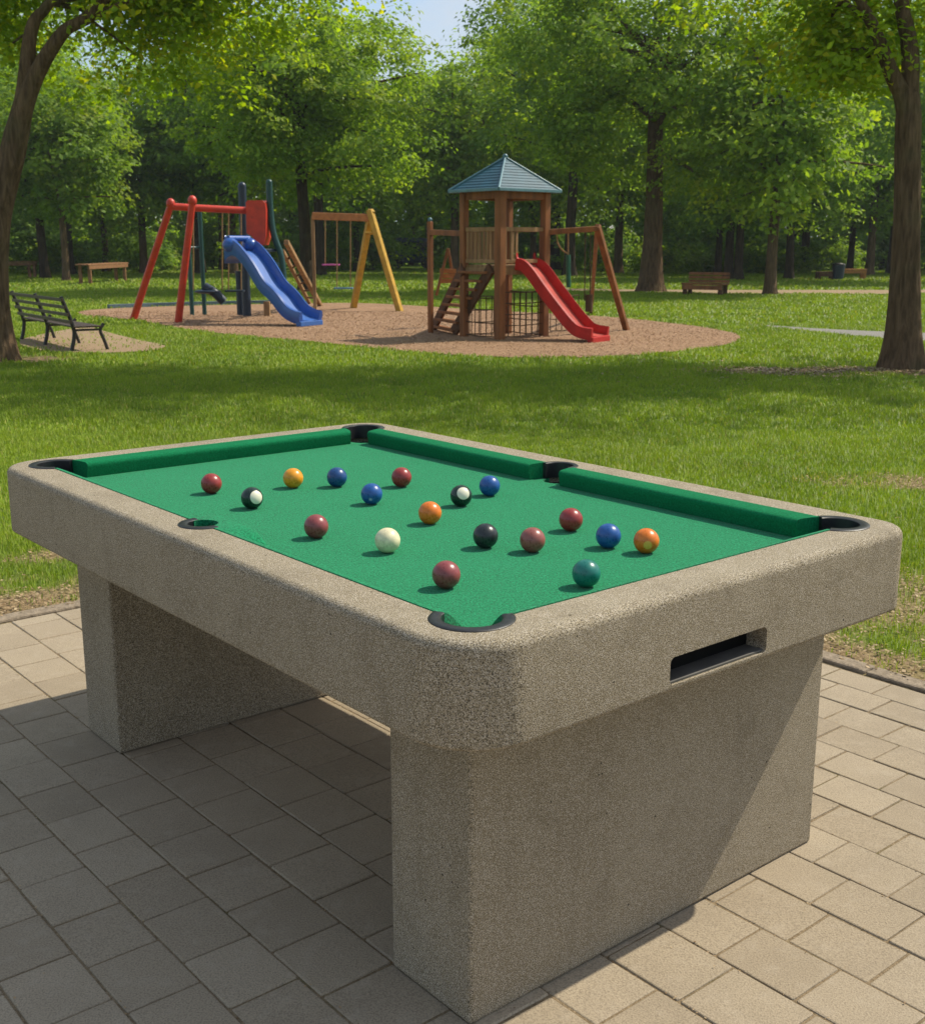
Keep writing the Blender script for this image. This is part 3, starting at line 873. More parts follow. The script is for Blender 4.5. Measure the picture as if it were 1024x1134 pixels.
def densify(pts, m=.35):
    out = [Vector(pts[0])]
    for a, b in zip(pts, pts[1:]):
        a = Vector(a); b = Vector(b); k = max(1, int((b - a).length / m))
        for i in range(1, k + 1): out.append(a.lerp(b, i / k))
    return out
# --- left foreground tree
def fg_tree(name, base, tr_px, tr_r, limbs, ells, nclump, per, leaf, seed, zmin, label, Y, nl=26, extra=None, mat='leafL', hubs=()):
    root = empty(name, base)
    tag(root, label, 'tree')
    tb = MB()
    pts = [wp(x, y, Y) for x, y in tr_px]; pts[0].z = -.05
    trunk_tube(tb, densify(pts, .25), tr_r, 1.45, 22, seed)
    hub = []
    for px, r0, r1, dy in limbs:
        q = [wp(x, y, Y + dy * (i / (len(px) - 1))) for i, (x, y) in enumerate(px)]
        # go on above the frame
        d = (q[-1] - q[-2]).normalized() + Vector((0, 0, .5)); q.append(q[-1] + d.normalized() * 1.6)
        qq = chaikin(q, 2); k = len(qq); tb.tube(qq, [r0 + (r1 - r0) * i / (k - 1) for i in range(k)], 12)
        hub += [qq[int(k * .55)], qq[int(k * .75)], qq[-1]]
    cm, C = crown_mesh('crown', M[mat], ells, nclump, per, leaf, seed, .50, zmin, extra, .5)
    rr = random.Random(seed)
    for i in range(nl):
        c = Vector(C[rr.randrange(len(C)), :3]); h = min(hub, key=lambda p: (p - c).length + (0 if p.z < c.z + .4 else 3))
        if (h - c).length > 4.5: continue
        limb(tb, h, c, .030, .007, i, .10, 6)
    part(tb, 'trunk', M['bark'], root)
    cm.transform(Matrix.Translation(-Vector(base))); link('crown', cm, root)
    return root
Y1 = T1.y
def z1(x, y): return 3.35 + .0 * x
T1b = Vector((wp(-6, 395, Y1).x, Y1, 0))
fg_tree('maple_tree', T1b, [(-6, 398), (-9, 340), (-9, 290), (-3, 235), (12, 178), (22, 132), (28, 104)], [.24, .215, .20, .185, .165, .150, .10],
        [([(20, 142), (27, 108), (30, 75), (32, 45), (38, 20), (52, 9)], .125, .040, .15), ([(21, 140), (30, 106), (43, 76), (60, 48), (74, 30), (92, 24)], .125, .045, -.15), ([(90, 27), (130, 5), (190, -20)], .04, .02, -.5)],
        [(-5.6, 15.4, 6.3, 4.7, 3.4, 3.1, 1.0), (-3.6, 15.4, 4.75, 2.0, 1.6, .85, .42), (-6.3, 15.6, 4.6, 1.5, 1.5, .7, .15)], 1150, 74, .050, 3, lambda x, y: np.where((x < -4.3) & (y < 15.7), 5.3, 3.12 + .10 * np.abs(x + 3.6)),
        'large leaning tree at the left edge with yellow green leaves and a forked trunk', Y1,
        extra=[(-3.25 + .25 * random.uniform(-1, 1), 14.9, 3.45 + .3 * random.random()) for _ in range(6)])
Y2 = T2.y
T2b = Vector((wp(1000, 408, Y2).x, Y2, 0))
def z2(x, y): return np.where(x < 2.3, 4.9, np.where(x < 3.2, 3.9, np.where((x > 4.35) & (y < 14.0), 4.9, 3.0 + .10 * np.abs(x - 4.4))))
fg_tree('maple_tree', T2b, [(999, 411), (1000, 370), (1003, 300), (1005, 237), (1005, 178), (1006, 119), (1007, 102)], [.205, .185, .16, .15, .145, .14, .09],
        [([(1006, 150), (1006, 108), (1009, 60), (1000, 15), (994, -20)], .125, .055, .1), ([(1005, 148), (1001, 108), (990, 88), (981, 66), (968, 30), (951, 0)], .115, .04, -.15), ([(966, 27), (945, 8), (925, -5)], .035, .02, -.2), ([(953, 0), (880, -40), (760, -90)], .04, .02, -.2)],
        [(6.1, 14.3, 5.9, 4.3, 3.0, 2.8, 1.0), (1.7, 14.5, 6.9, 3.9, 2.1, 1.6, .60), (4.4, 14.0, 3.7, 1.1, 1.2, .6, .14)], 1050, 74, .048, 5, z2,  # second ellipsoid: unseen high foliage, added to cast shade across the lawn
        'large straight tree at the right edge with bright yellow green leaves and a flared base', Y2)

# --- shared kinds of trees behind
def tree_kind(seed, H, cr, cz, rz, leafm, barkm, tr, nclump=620, per=40, leaf=.115, csize=.72, lean=.0, extra_ells=()):
    """trunk mesh + crown mesh around the origin"""
    tb = MB(); rr = random.Random(seed)
    top = Vector((rr.uniform(-.3, .3) + lean, rr.uniform(-.3, .3), cz + rz * .35))
    pts = [Vector((0, 0, -.05)), Vector((rr.uniform(-.05, .05), 0, cz * .3)), Vector((top.x * .4, top.y * .4, cz * .65)), top]
    trunk_tube(tb, densify(pts, .6), [tr, tr * .8, tr * .66, tr * .3], 1.45, 12, seed)
    cm, C = crown_mesh('crown', M[leafm], [(0, 0, cz, cr, cr, rz, 1.0)] + list(extra_ells), nclump, per, leaf, seed, csize, None, None, .42)
    for i in range(16):
        c = Vector(C[rr.randrange(len(C)), :3]); t = rr.uniform(.45, .95)
        p = pts[1].lerp(top, t)
        if c.z < p.z - .6: p = pts[1].lerp(top, .35)
        limb(tb, p, c, tr * .34, .02, i + seed, .08, 6)
    tm = tb.mesh('trunk'); tm.materials.append(M[barkm])
    return tm, cm
def place_tree(kind, x, y, label, s=1.0, rz=0.0, name='broadleaf_tree', group=None, sz=None):
    o = empty(name, (x, y, 0), rz); o.scale = (s, s, sz or s); tag(o, label, 'tree', group)
    link('trunk', kind[0], o); link('crown', kind[1], o)
    return o
# the two main trees behind the play area
k3 = tree_kind(31, 9, 4.2, 5.9, 3.2, 'leafM', 'barkdark', .23, 900, 62, .078, .55)
p = gp(340, 322); place_tree(k3, p.x, p.y, 'round crowned green tree behind the blue slide and yellow swing', 1.0, .4)
k4 = tree_kind(44, 12, 4.2, 7.0, 3.9, 'leafM', 'bark', .34, 1000, 60, .080, .58, 0, [(2.2, -.6, 3.9, 1.6, 1.6, .9, .07), (-2.6, -.3, 5.0, 2.0, 2.0, 1.5, .12), (-3.4, 0, 8.4, 2.5, 2.2, 2.4, .17)])
p = gp(720, 322.5); place_tree(k4, p.x, p.y, 'tall tree with thick trunk behind the gap right of the wooden tower', 1.0, 0.0)
KA = tree_kind(51, 10, 3.6, 6.2, 3.6, 'leafD', 'barkdark', .22)
KB = tree_kind(62, 12, 4.3, 8.0, 4.6, 'leafD', 'barkdark', .27, 560)
KC = tree_kind(73, 8, 3.0, 5.0, 3.0, 'leafM', 'bark', .18, 480, 40, .10, .58)
KD = tree_kind(84, 14, 4.8, 9.2, 5.6, 'leafD', 'barkdark', .30, 760, 40, .13, .85)
KE = tree_kind(95, 8, 2.5, 4.6, 2.6, 'leafS', 'bark', .14, 420, 40, .095, .5)
def pt(kind, px, py, label, s=1.0, rz=0.0, group=None, name='broadleaf_tree', sz=None):
    p = gp(px, py); return place_tree(kind, p.x, p.y, label, s, rz, name, group, sz)
pt(KA, 50, 308, 'tree with a thin black trunk between the left benches', 1.0, .5)
pt(KE, 74, 311, 'light green tree with a grey brown trunk left of the orange brown bench', 1.15, 2.0)
pt(KC, 118, 301, 'slim trunked tree standing behind the free bench at left', 1.1, 1.0)
pt(KB, 222, 303, 'tall dark tree directly behind the red swing frame', 1.0, 2.4)
pt(KC, 160, 303, 'mid green tree between the left bench and the red swing frame', 1.25, 3.1)
pt(KB, 630, 306, 'dark trunked tree just right of the blue roofed tower', 1.05, .8)
pt(KC, 590, 300, 'mid green tree seen behind the tower roof', 1.2, 4.0)
pt(KA, 806, 309, 'dark tree with twin neighbour behind the right bench', .95, 1.2)
pt(KA, 817, 310, 'dark tree leaning close to its twin right of the brown bench', .9, 5.0)
pt(KC, 852, 326, 'medium tree with a short black trunk beside the sandy path', 1.0, 2.6)
pt(KA, 873, 309, 'dark tree directly behind the tree by the sandy path', .92, .2)
pt(KB, 890, 302, 'thick dark tree between the path tree and the litter bin', .9, 1.9)
pt(KC, 962, 305, 'dark trunked tree beside the distant reddish bench', 1.25, 4.4)
pt(KA, 985, 303, 'slender tree just left of the right foreground trunk', .9, 3.3)
pt(KB, 1050, 312, 'dark tree partly hidden behind the right foreground trunk', .95, 5.5)
pt(KD, -30, 305, 'tall dark tree behind the left foreground trunk', .9, 1.5)
pt(KA, 395, 301, 'dark tree behind the yellow swing frame', .86, 2.2)
GR = 'trees of the wood behind the park'
rr = random.Random(5); cnt = 0
kinds = [KD, KB, KA, KD, KB]
for row, (Yr, step) in enumerate(((62, 6.6), (76, 7.6), (92, 8.5))):
    hw = Yr * .46 + 4; x = -hw
    while x < hw:
        xx = x + rr.uniform(-1.3, 1.3); yy = Yr + rr.uniform(-3, 3); ax = xx / yy
        s = rr.uniform(.85, 1.12) * (1 + row * .14); k = kinds[rr.randrange(5)]
        if row == 0 and rr.random() < .3: k = KC; s *= 1.25
        if -.088 < ax < .022:          # the gap that shows the sky
            k = KC; s = 1.32 + .22 * row + rr.uniform(-.06, .06)
        place_tree(k, xx, yy, 'dense dark green tree of the wood beyond the park lawn', s, rr.uniform(0, 6.28), 'woodland_tree', GR)
        x += step
# --- shrubs
def shrub_kind(seed, rx, rz, mat, nclump=120, per=34, leaf=.10, cs=.45):
    cm, C = crown_mesh('foliage', M[mat], [(0, 0, rz * .75, rx, rx * .8, rz, 1)], nclump, per, leaf, seed, cs, lambda x, y: 0 * x + .05, None, .4)
    tb = MB(); rr = random.Random(seed)
    for i in range(7): tb.tube([(rr.uniform(-.1, .1), rr.uniform(-.1, .1), 0), (rr.uniform(-.5, .5), rr.uniform(-.4, .4), rz * .8)], [.025, .01], 5)
    tm = tb.mesh('stems'); tm.materials.append(M['barkdark']); return cm, tm
S = [shrub_kind(1, 1.9, .95, 'leafS'), shrub_kind(2, 1.5, 1.3, 'leafM'), shrub_kind(3, 2.3, .8, 'leafS', 150), shrub_kind(4, 2.1, 1.7, 'leafD', 170)]
def shrub(k, x, y, s, rz, label, group='bushes along the far edge of the lawn'):
    o = empty('shrub', (x, y, 0), rz); o.scale = (s, s, s); tag(o, label, 'bush', group); link('foliage', S[k][0], o); link('stems', S[k][1], o)
SL = ['low bright green bush at the far edge of the lawn', 'rounded mid green bush at the far edge of the lawn', 'spreading light green bush at the far edge of the lawn', 'tall dark bush in the shade under the wood']
for row, (Yr, step) in enumerate(((64, 3.6), (76, 3.6), (92, 4.5))):
    hw = Yr * .46 + 3; x = -hw
    while x < hw:
        k = rr.choice([0, 1, 2, 3, 3]) if row == 0 else 3
        if row == 0 and rr.random() < .25: x += step; continue
        shrub(k, x + rr.uniform(-.8, .8), Yr + rr.uniform(-3, 3), rr.uniform(.8, 1.2) * (1 + .35 * row), rr.uniform(0, 6.28), SL[k]); x += step
pshr = [(760, 300, 0, .9, 'bright sunlit bush right of the thick trunked tree'), (775, 302, 2, .7, 'small sunlit bush behind the right bench'), (95, 299, 2, 1.0, 'sunlit bush above the left bench'), (175, 300, 0, .9, 'dark rounded bush left of the red swing frame')]
for px, py, k, s, lab in pshr: p = gp(px, py); shrub(k, p.x, p.y, s, 1.0, lab)
# far-off wood as one mass
r_ = np.random.default_rng(77)
ells = [(x, 112 + random.uniform(-5, 5), random.uniform(4.5, 6.5) if -12 < x < 5 else random.uniform(7, 10), 6, 4, (5.5 if -12 < x < 5 else random.uniform(8, 10)), 1) for x in range(-66, 67, 6)]
cm, C = crown_mesh('distant_wood', M['leafD'], ells, 2600, 26, .36, 78, 1.9, None, None, .4)
tag(link('distant_wood', cm), 'mass of dark foliage far behind the trees', 'wood', kind='stuff')

# ------------------------------------------------------------------ benches
def slat_bench():
    a = gp(84, 389); b = gp(27, 375.5)          # back legs
    c = gp(119, 385)
    ax = (b - a); Lb = ax.length; ax.normalize(); fr = Vector((0, 0, 1)).cross(ax); 
    if fr.dot(c - a) < 0: fr = -fr
    k = 1.0
    root = empty('park_bench', a); tag(root, 'dark slatted park bench with backrest on the sandy patch beside the left tree', 'bench')
    up = Vector((0, 0, 1)); sh = .32; D = .38; BHt = .62
    def P(s, f, h): return a + ax * s * Lb + fr * f + up * h
    m_ = MB()
    for i in range(4): m_.bar(P(-.02, .03 + i * .095, sh + .01), P(1.02, .03 + i * .095, sh + .01), .08, .022, bev=.004)
    part(m_, 'seat', M['benchwood'], root)
    m_ = MB()
    for h in (.40, .50, .60, .70):
        m_.bar(P(-.02, -.02 - (h - .30) * .32, h), P(1.02, -.02 - (h - .30) * .32, h), .018, .045, bev=.004)
    part(m_, 'backrest', M['benchwood'], root)
    for s in (.01, .5, .985):
        m_ = MB(); f0 = 0
        m_.tube(chaikin([P(s, -.05, 0), P(s, .0, .17), P(s, .01, .32), P(s, -.14, .74)], 2), .028, 7)
        part(m_, 'back_leg', M['iron'], root)
        m_ = MB(); m_.tube(chaikin([P(s, D + .07, 0), P(s, D + .03, .14), P(s, D - .03, .28), P(s, D + .04, .36)], 2), .024, 7)
        m_.bar(P(s, .0, .285), P(s, D - .01, .285), .03, .03)
        part(m_, 'front_leg', M['iron'], root)
slat_bench()
def far_bench(px0, py0, px1, py1, hpx, label, mat, back=False, depth=.45):
    a = gp(px0, py0); b = gp(px1, py1); mpx = F / a.y
    H = hpx / mpx; ax = (b - a); Lb = ax.length; ax.normalize(); fr = Vector((-ax.y, ax.x, 0))
    root = empty('park_bench', a); tag(root, label, 'bench')
    def P(s, f, h): return a + ax * s * Lb + fr * f + Vector((0, 0, h))
    top = H if not back else H * .55
    m_ = MB()
    for i in range(4): m_.bar(P(-.08, .03 + i * depth / 3.4, top - .03), P(1.08, .03 + i * depth / 3.4, top - .03), depth / 3.8, .05)
    part(m_, 'seat', mat, root)
    m_ = MB(); m_.bar(P(-.06, 0, top - .13), P(1.06, 0, top - .13), .05, .13); part(m_, 'apron', mat, root)
    for s in (0, 1):
        m_ = MB(); m_.bar(P(s, .06, 0), P(s, .06, top - .06), .12, .10, Vector((0, 1, 0))); m_.bar(P(s, depth - .04, 0), P(s, depth - .04, top - .06), .12, .10, Vector((0, 1, 0)))
        part(m_, 'leg', M['wooddark'] if back else mat, root)
    if back:
        m_ = MB()
        for h in (.62, .80, .97): m_.bar(P(-.08, depth + .05, H * h), P(1.08, depth + .05, H * h), .04, H * .13)
        part(m_, 'backrest', mat, root)
far_bench(102, 315, 140, 311, 22, 'backless orange brown wooden bench on the lawn left of the red swing frame', M['benchlight'])
far_bench(4, 309, 40, 308, 19, 'orange wooden bench partly behind the left foreground trunk', M['benchlight'])
far_bench(757, 326, 796, 327, 23, 'brown wooden bench with backrest by the sandy path right of the thick trunk', M['wood'], True)
far_bench(930, 309, 957, 309, 11, 'distant reddish bench beside the litter bin at right', M['woodorange'])
far_bench(907, 310, 922, 310, 9, 'small dark distant bench left of the litter bin', M['wooddark'])
# litter bin and pale post far right
p = gp(927.5, 310); root = empty('litter_bin', p); tag(root, 'small dark blue litter bin between the two distant benches at right', 'litter bin')
m_ = MB(); m_.tube([p, p + Vector((0, 0, .62))], [.22, .26], 14); part(m_, 'bin_body', M['navy'], root)
m_ = MB(); m_.tube([p + Vector((0, 0, .622)), p + Vector((0, 0, .68)), p + Vector((0, 0, .72))], [.28, .27, .12], 14); part(m_, 'lid', M['iron'], root)
# parked van, dim behind the trees
p = gp(455, 296.8); root = empty('parked_van', p); tag(root, 'slate blue van parked in the shade of the trees behind the yellow swing', 'van')
m_ = MB(); m_.box((p.x - 1.25, p.y - .8, .35), (p.x + 1.5, p.y + .8, 1.15), .12); m_.box((p.x - .95, p.y - .72, 1.12), (p.x + 1.45, p.y + .72, 1.95), .18); part(m_, 'body', M['slate'], root)
m_ = MB(); m_.box((p.x - .80, p.y - .735, 1.25), (p.x + 1.3, p.y - .70, 1.68), .02); part(m_, 'window', M['glass'], root)
for dx in (-.8, 1.0):
    m_ = MB(); m_.tube([(p.x + dx, p.y - .83, .33), (p.x + dx, p.y - .6, .33)], .32, 18); part(m_, 'wheel', M['rubber'], root)

# ------------------------------------------------------------------ wooden tower
up = Vector((0, 0, 1))
P0 = gp(553, 376); Yt = P0.y
def tower():
    root = empty('play_tower', P0); tag(root, 'wooden climbing tower with blue pyramid roof on the bark mulch', 'play tower')
    e1 = Vector((-.545, .62, 0)); e2 = Vector((.72, .62, 0))        # to the left post and to the right post
    Lp, Rp, Bp = P0 + e1, P0 + e2, P0 + e1 + e2
    ztop = 2.26; zd = 1.10
    for q, r_ in ((P0, .065), (Lp, .055), (Rp, .06), (Bp, .05)):
        m_ = MB(); m_.bar(q + up * -.03, q + up * ztop, r_ * 2, r_ * 2, e1.normalized(), .012); part(m_, 'post', M['wood'], root)
    u1, u2 = e1.normalized(), e2.normalized()
    # deck
    m_ = MB()
    n_ = 8
    for i in range(n_):
        a = P0 + e1 * ((i + .5) / n_); m_.bar(a + up * zd, a + e2 + up * zd, e1.length / n_ - .012, .04, bev=.004)
    for a, b in ((P0, Lp), (P0, Rp), (Lp, Bp), (Rp, Bp)): m_.bar(a + up * (zd - .07), b + up * (zd - .07), .045, .10)
    part(m_, 'deck', M['woodlight'], root)
    # railings
    def rail(a, b, gaps=()):
        m_ = MB(); d = b - a
        m_.bar(a + up * 1.66, b + up * 1.66, .05, .065); m_.bar(a + up * (zd + .08), b + up * (zd + .08), .045, .055)
        k = 9
        for i in range(1, k):
            t = i / k
            if any(g0 < t < g1 for g0, g1 in gaps): continue
            m_.bar(a + d * t + up * (zd + .08), a + d * t + up * 1.66, .05, .022, d.normalized(), .003)
        part(m_, 'railing', M['woodlight'], root)
    rail(P0, Lp); rail(P0, Rp, ((.30, .92),)); rail(Lp, Bp); rail(Rp, Bp, ((.2, .7),))
    m_ = MB()
    for a, b in ((P0, Lp), (P0, Rp), (Lp, Bp), (Rp, Bp)): m_.bar(a + up * 2.17, b + up * 2.17, .06, .12)
    part(m_, 'top_beam', M['wood'], root)
    # roof: tiered sheets
    C_ = (P0 + Bp) / 2; ap = C_ + up * 2.73
    roof = empty('x'); bpy.data.objects.remove(roof)
    m_ = MB()
    cs = []
    ov = 1.28
    cs = [C_ + (q - C_) * ov * 1.08 + up * 2.235 for q in (P0, Rp, Bp, Lp)]
    nt = 11
    for f in range(4):
        a, b = cs[f], cs[(f + 1) % 4]
        nrm = (b - a).cross(ap - a).normalized()
        if nrm.z < 0: nrm = -nrm
        for i in range(nt):
            t0, t1 = i / nt, (i + 1) / nt
            q = [a.lerp(ap, t0) + nrm * .011, b.lerp(ap, t0) + nrm * .011, b.lerp(ap, t1) + nrm * .004, a.lerp(ap, t1) + nrm * .004]
            m_.add(q, [(0, 1, 2, 3)]); q2 = [a.lerp(ap, t0), b.lerp(ap, t0), b.lerp(ap, t0) + nrm * .011, a.lerp(ap, t0) + nrm * .011]; m_.add(q2, [(0, 1, 2, 3)])
    m_.add(cs, [(0, 1, 2, 3)])
    rf = part(m_, 'roof', M['roof'], root)
    m_ = MB()
    for c in cs: m_.tube([c + up * .012, ap + up * .02], [.020, .016], 7)
    for f in range(4): m_.bar(cs[f], cs[(f + 1) % 4], .035, .045)
    m_.ball(ap + up * .03, .04, 10, 8)
    subpart(m_, 'roof_trim', M['roofcap'], rf, root)
    # ladder stairs on the left
    A = gp(480, 365); A2 = gp(502, 370.5)
    Bt = Lp.lerp(P0, .06) + up * (zd - .02) - u2 * .06; B2 = Lp.lerp(P0, .84) + up * (zd - .02) - u2 * .06
    stair = MB(); stair.bar(A + up * .03, Bt, .055, .19, bev=.01); stair.bar(A2 + up * .03, B2, .055, .19, bev=.01)
    st = part(stair, 'stair_stringers', M['wooddark'], root)
    k = 8
    for i in range(k):
        t = (i + .5) / k; a = A.lerp(Bt, t); b = A2.lerp(B2, t); m_ = MB(); m_.bar(a, b, .15, .04, bev=.006); subpart(m_, 'step', M['wood'], st, root)
    # left extension: outer post, beam, leaning board
    Q = gp(476.8, 368.5); m_ = MB(); m_.bar(Q + up * -.03, Vector((Q.x, Q.y, 1.80)), .075, .075, e1.normalized(), .01); part(m_, 'post', M['wood'], root)
    m_ = MB(); m_.ball(Vector((Q.x, Q.y, 1.83)), .035, 10, 8); part(m_, 'post_cap', M['roofcap'], root)
    m_ = MB(); m_.bar(Vector((Q.x, Q.y, 1.63)), Vector((Lp.x, Lp.y, 1.60)), .07, .085); part(m_, 'side_beam', M['wood'], root)
    m_ = MB(); yb = Yt + 2.6
    m_.bar(wp(496, 275, yb), wp(483, 327, yb), .10, .05, bev=.01); m_.bar(wp(496, 275, yb + .3), wp(503, 316, yb + .3), .09, .05, bev=.01); part(m_, 'climbing_frame', M['wood'], root)
    m_ = MB()
    for i in range(3): m_.bar(wp(487, 300 + i * 5.5, yb + .1), wp(505, 300 + i * 5.5, yb + .1), .03, .075)
    part(m_, 'climbing_panel', M['woodorange'], root)
    # right arm with A-frame
    Ra = Rp + up * 1.60; E = wp(661, 253, Rp.y + .15)
    m_ = MB(); m_.bar(Rp + up * 1.62, E, .075, .085, bev=.01); part(m_, 'swing_beam', M['wood'], root)
    f1 = gp(694, 365.5); f2 = gp(654, 347)
    for q, s in ((f1, .095), (f2, .07)):
        m_ = MB(); m_.bar(q + up * -.03, E + up * .04 + (q - E) * .0, s, s, bev=.012); part(m_, 'brace_leg', M['wood'], root)
    # hanging rope and green tube
    h = wp(629, 254, Rp.y + .2)
    m_ = MB(); m_.tube([h, wp(629, 283, Rp.y + .2)], .012, 6); m_.tube(chaikin([wp(617, 268, Rp.y + .2), wp(621, 276, Rp.y + .2), wp(629, 281, Rp.y + .2)], 1), .014, 6); m_.tube([wp(616, 254, Rp.y + .2), wp(617, 268, Rp.y + .2)], .009, 6)
    part(m_, 'climbing_rope', M['rope'], root)
    m_ = MB(); m_.tube([wp(629, 282, Rp.y + .2), wp(629.5, 318, Rp.y + .2)], .038, 10); part(m_, 'grip_tube', M['greenpole'], root)
    m_ = MB(); m_.tube([wp(648, 256, Rp.y + .5), wp(647, 333, Rp.y + .5)], .010, 6); m_.tube([wp(654, 256, Rp.y + .5), wp(653, 343, Rp.y + .5)], .010, 6)
    m_.tube([wp(652, 326, Rp.y + .5), wp(652, 345, Rp.y + .5)], .06, 8); part(m_, 'climbing_rope', M['net'], root)
    # nets below the deck
    def net(a, b, z0, z1, nx, nz):
        m_ = MB(); d = b - a
        for i in range(nx + 1): t = i / nx; m_.tube([a + d * t + up * z0, a + d * t + up * z1], .0075, 5)
        for j in range(nz + 1):
            z = z0 + (z1 - z0) * j / nz; m_.tube([a + up * z, a + d * .5 + up * (z - .012), b + up * z], .009, 5)
        part(m_, 'rope_net', M['net'], root)
    net(P0 + u1 * .05, Lp, .04, .66, 6, 3); net(P0 + u2 * .05, Rp, .04, .72, 7, 4); net(Rp, Bp, .04, .70, 6, 3); net(Lp, Bp, .04, .60, 6, 3)
    net(gp(609, 369), gp(640, 366), .04, .60, 5, 3)
    # red slide
    s0 = P0 + e2 * .60 + Vector((.02, -.05, 0)) + up * 1.10
    e = gp(664, 378.5); dr = Vector((e.x - s0.x, e.y - s0.y, 0)); Ls = dr.length; dr.normalize(); side = up.cross(dr)
    def sp(t, z): return Vector((s0.x, s0.y, 0)) + dr * Ls * t + up * z
    path = chaikin([sp(-.06, 1.10), sp(.06, 1.08), sp(.30, .72), sp(.52, .42), sp(.72, .17), sp(.84, .10), sp(1.0, .085)], 3)
    w_ = .235
    def shell(i):
        t = i / (len(path) - 1); hgt = .125 if t > .08 else .125 + .08 * (1 - t / .08)
        return [(-w_ - .03, -.045), (-w_ - .035, hgt), (-w_, hgt + .012), (-w_ + .012, hgt - .01), (-w_ + .02, .01), (0, -.012), (w_ - .02, .01), (w_ - .012, hgt - .01), (w_, hgt + .012), (w_ + .035, hgt), (w_ + .03, -.045)]
    m_ = MB(); m_.sweep(path, shell, True, True, side); sl = part(m_, 'slide', M['redplastic'], root); smooth_angle(sl, 50)
    m_ = MB(); m_.sweep(path[3:-3], [(-w_ + .045, .012), (0, -.004), (w_ - .045, .012)], False, True, side); subpart(m_, 'slide_bed', M['slidebed'], sl, root)
    m_ = MB(); m_.box((0, 0, 0), (1, 1, 1)); m_ = MB(); q = sp(.985, .04); m_.obox(q, (side, dr, up), (w_ + .03, .05, .045), .01); subpart(m_, 'slide_foot', M['redplastic'], sl, root)
tower()

# ------------------------------------------------------------------ red swing frame with blue slide
def red_frame():
    f1 = gp(147, 353.5); f2 = gp(197, 357)
    root = empty('red_swing_frame', f1); tag(root, 'red metal swing frame with slanted legs and a solid red end panel', 'swing frame')
    t1 = wp(189, 227, 22.4); t2 = wp(213, 224, 22.0); e = wp(275, 233, 22.9)
    for f, t, nm in ((f1, t1, 0), (f2, t2, 1)):
        m_ = MB(); m_.tube([f + up * -.03, f.lerp(t, .5), t], [.072, .068, .062], 12); m_.ball(t + up * .03, .085, 12, 9, (1, 1, 1.15)); part(m_, 'leg', M['red'], root)
    m_ = MB(); m_.tube([t1 + Vector((-.02, 0, -.02)), wp(214, 230, 22.5), e], .066, 12); part(m_, 'crossbar', M['red'], root)
    m_ = MB(); y = 22.75
    ol = [(272, 224), (274, 221.5), (290, 221.5), (293.5, 225), (294.5, 232), (294.5, 262), (292, 271), (287, 272), (279, 262), (273, 258)]
    a = [wp(x, yy, y) for x, yy in ol]; b = [v + Vector((.05, .30, 0)) for v in a]; n_ = len(a)
    m_.add(a + b, [tuple(range(n_)), tuple(reversed(range(n_, 2 * n_)))] + [(k, (k + 1) % n_, n_ + (k + 1) % n_, n_ + k) for k in range(n_)])
    part(m_, 'end_panel', M['red'], root)
    # ropes of this frame are swings: things of their own
    return root
red_frame()
def swing(x0, x1, ytop, yseat, Y, label, ropem, seatm, bucket=False, w=None, name='swing', thick=.035):
    a = wp(x0, ytop, Y); b = wp(x1, ytop, Y); c = wp(x0, yseat, Y); d = wp(x1, yseat, Y)
    root = empty(name, ((c.x + d.x) / 2, Y, 0)); tag(root, label, 'swing')
    for p_, q_ in ((a, c), (b, d)):
        m_ = MB(); m_.tube([p_, p_.lerp(q_, .5) + Vector((0, .01, 0)), q_], .013, 6); part(m_, 'rope', ropem, root)
    m_ = MB()
    if bucket:
        mid = (c + d) / 2; r_ = (d - c).length / 2
        m_.ball(mid + up * -.03, r_ * .95, 16, 8, (1, .7, .16)); m_.tube(chaikin([mid + Vector((-.05, 0, .06)), mid + Vector((.15, -.05, -.05)), mid + Vector((.30, 0, -.22))], 2), [.11, .12, .13, .12, .11, .10, .09, .08, .06, .04][:10] if False else .09, 10)
    else:
        m_.obox((c + d) / 2, (Vector((1, 0, 0)), Vector((0, 1, 0)), up), ((d - c).length / 2 + .06, .11, thick / 2), .008)
    part(m_, 'seat', seatm, root)
swing(214, 246, 233, 321, 23.2, 'bowl shaped navy swing seat hanging under the red frame', M['rope'], M['navy'], True)
swing(253, 267, 235, 322, 23.6, 'dark swing with brown ropes between the red legs and the blue slide', M['rope'], M['navy'])
def dark_poles():
    root = empty('pole_frame', gp(215, 341)); tag(root, 'teal poles standing behind the red swing legs', 'climbing poles')
    for x, y0, Yb in ((209, 272, 24.6), (221, 232, 24.8)):
        b = wp(x, y0, Yb); m_ = MB(); m_.tube([Vector((b.x, b.y, 0)), b], .045, 10); m_.ball(b, .05, 10, 8); part(m_, 'pole', M['teal'], root)
    a = wp(209, 274, 24.6); b = wp(221, 274, 24.8); m_ = MB(); m_.tube([a, b], .03, 8); part(m_, 'crossbar', M['teal'], root)
dark_poles()
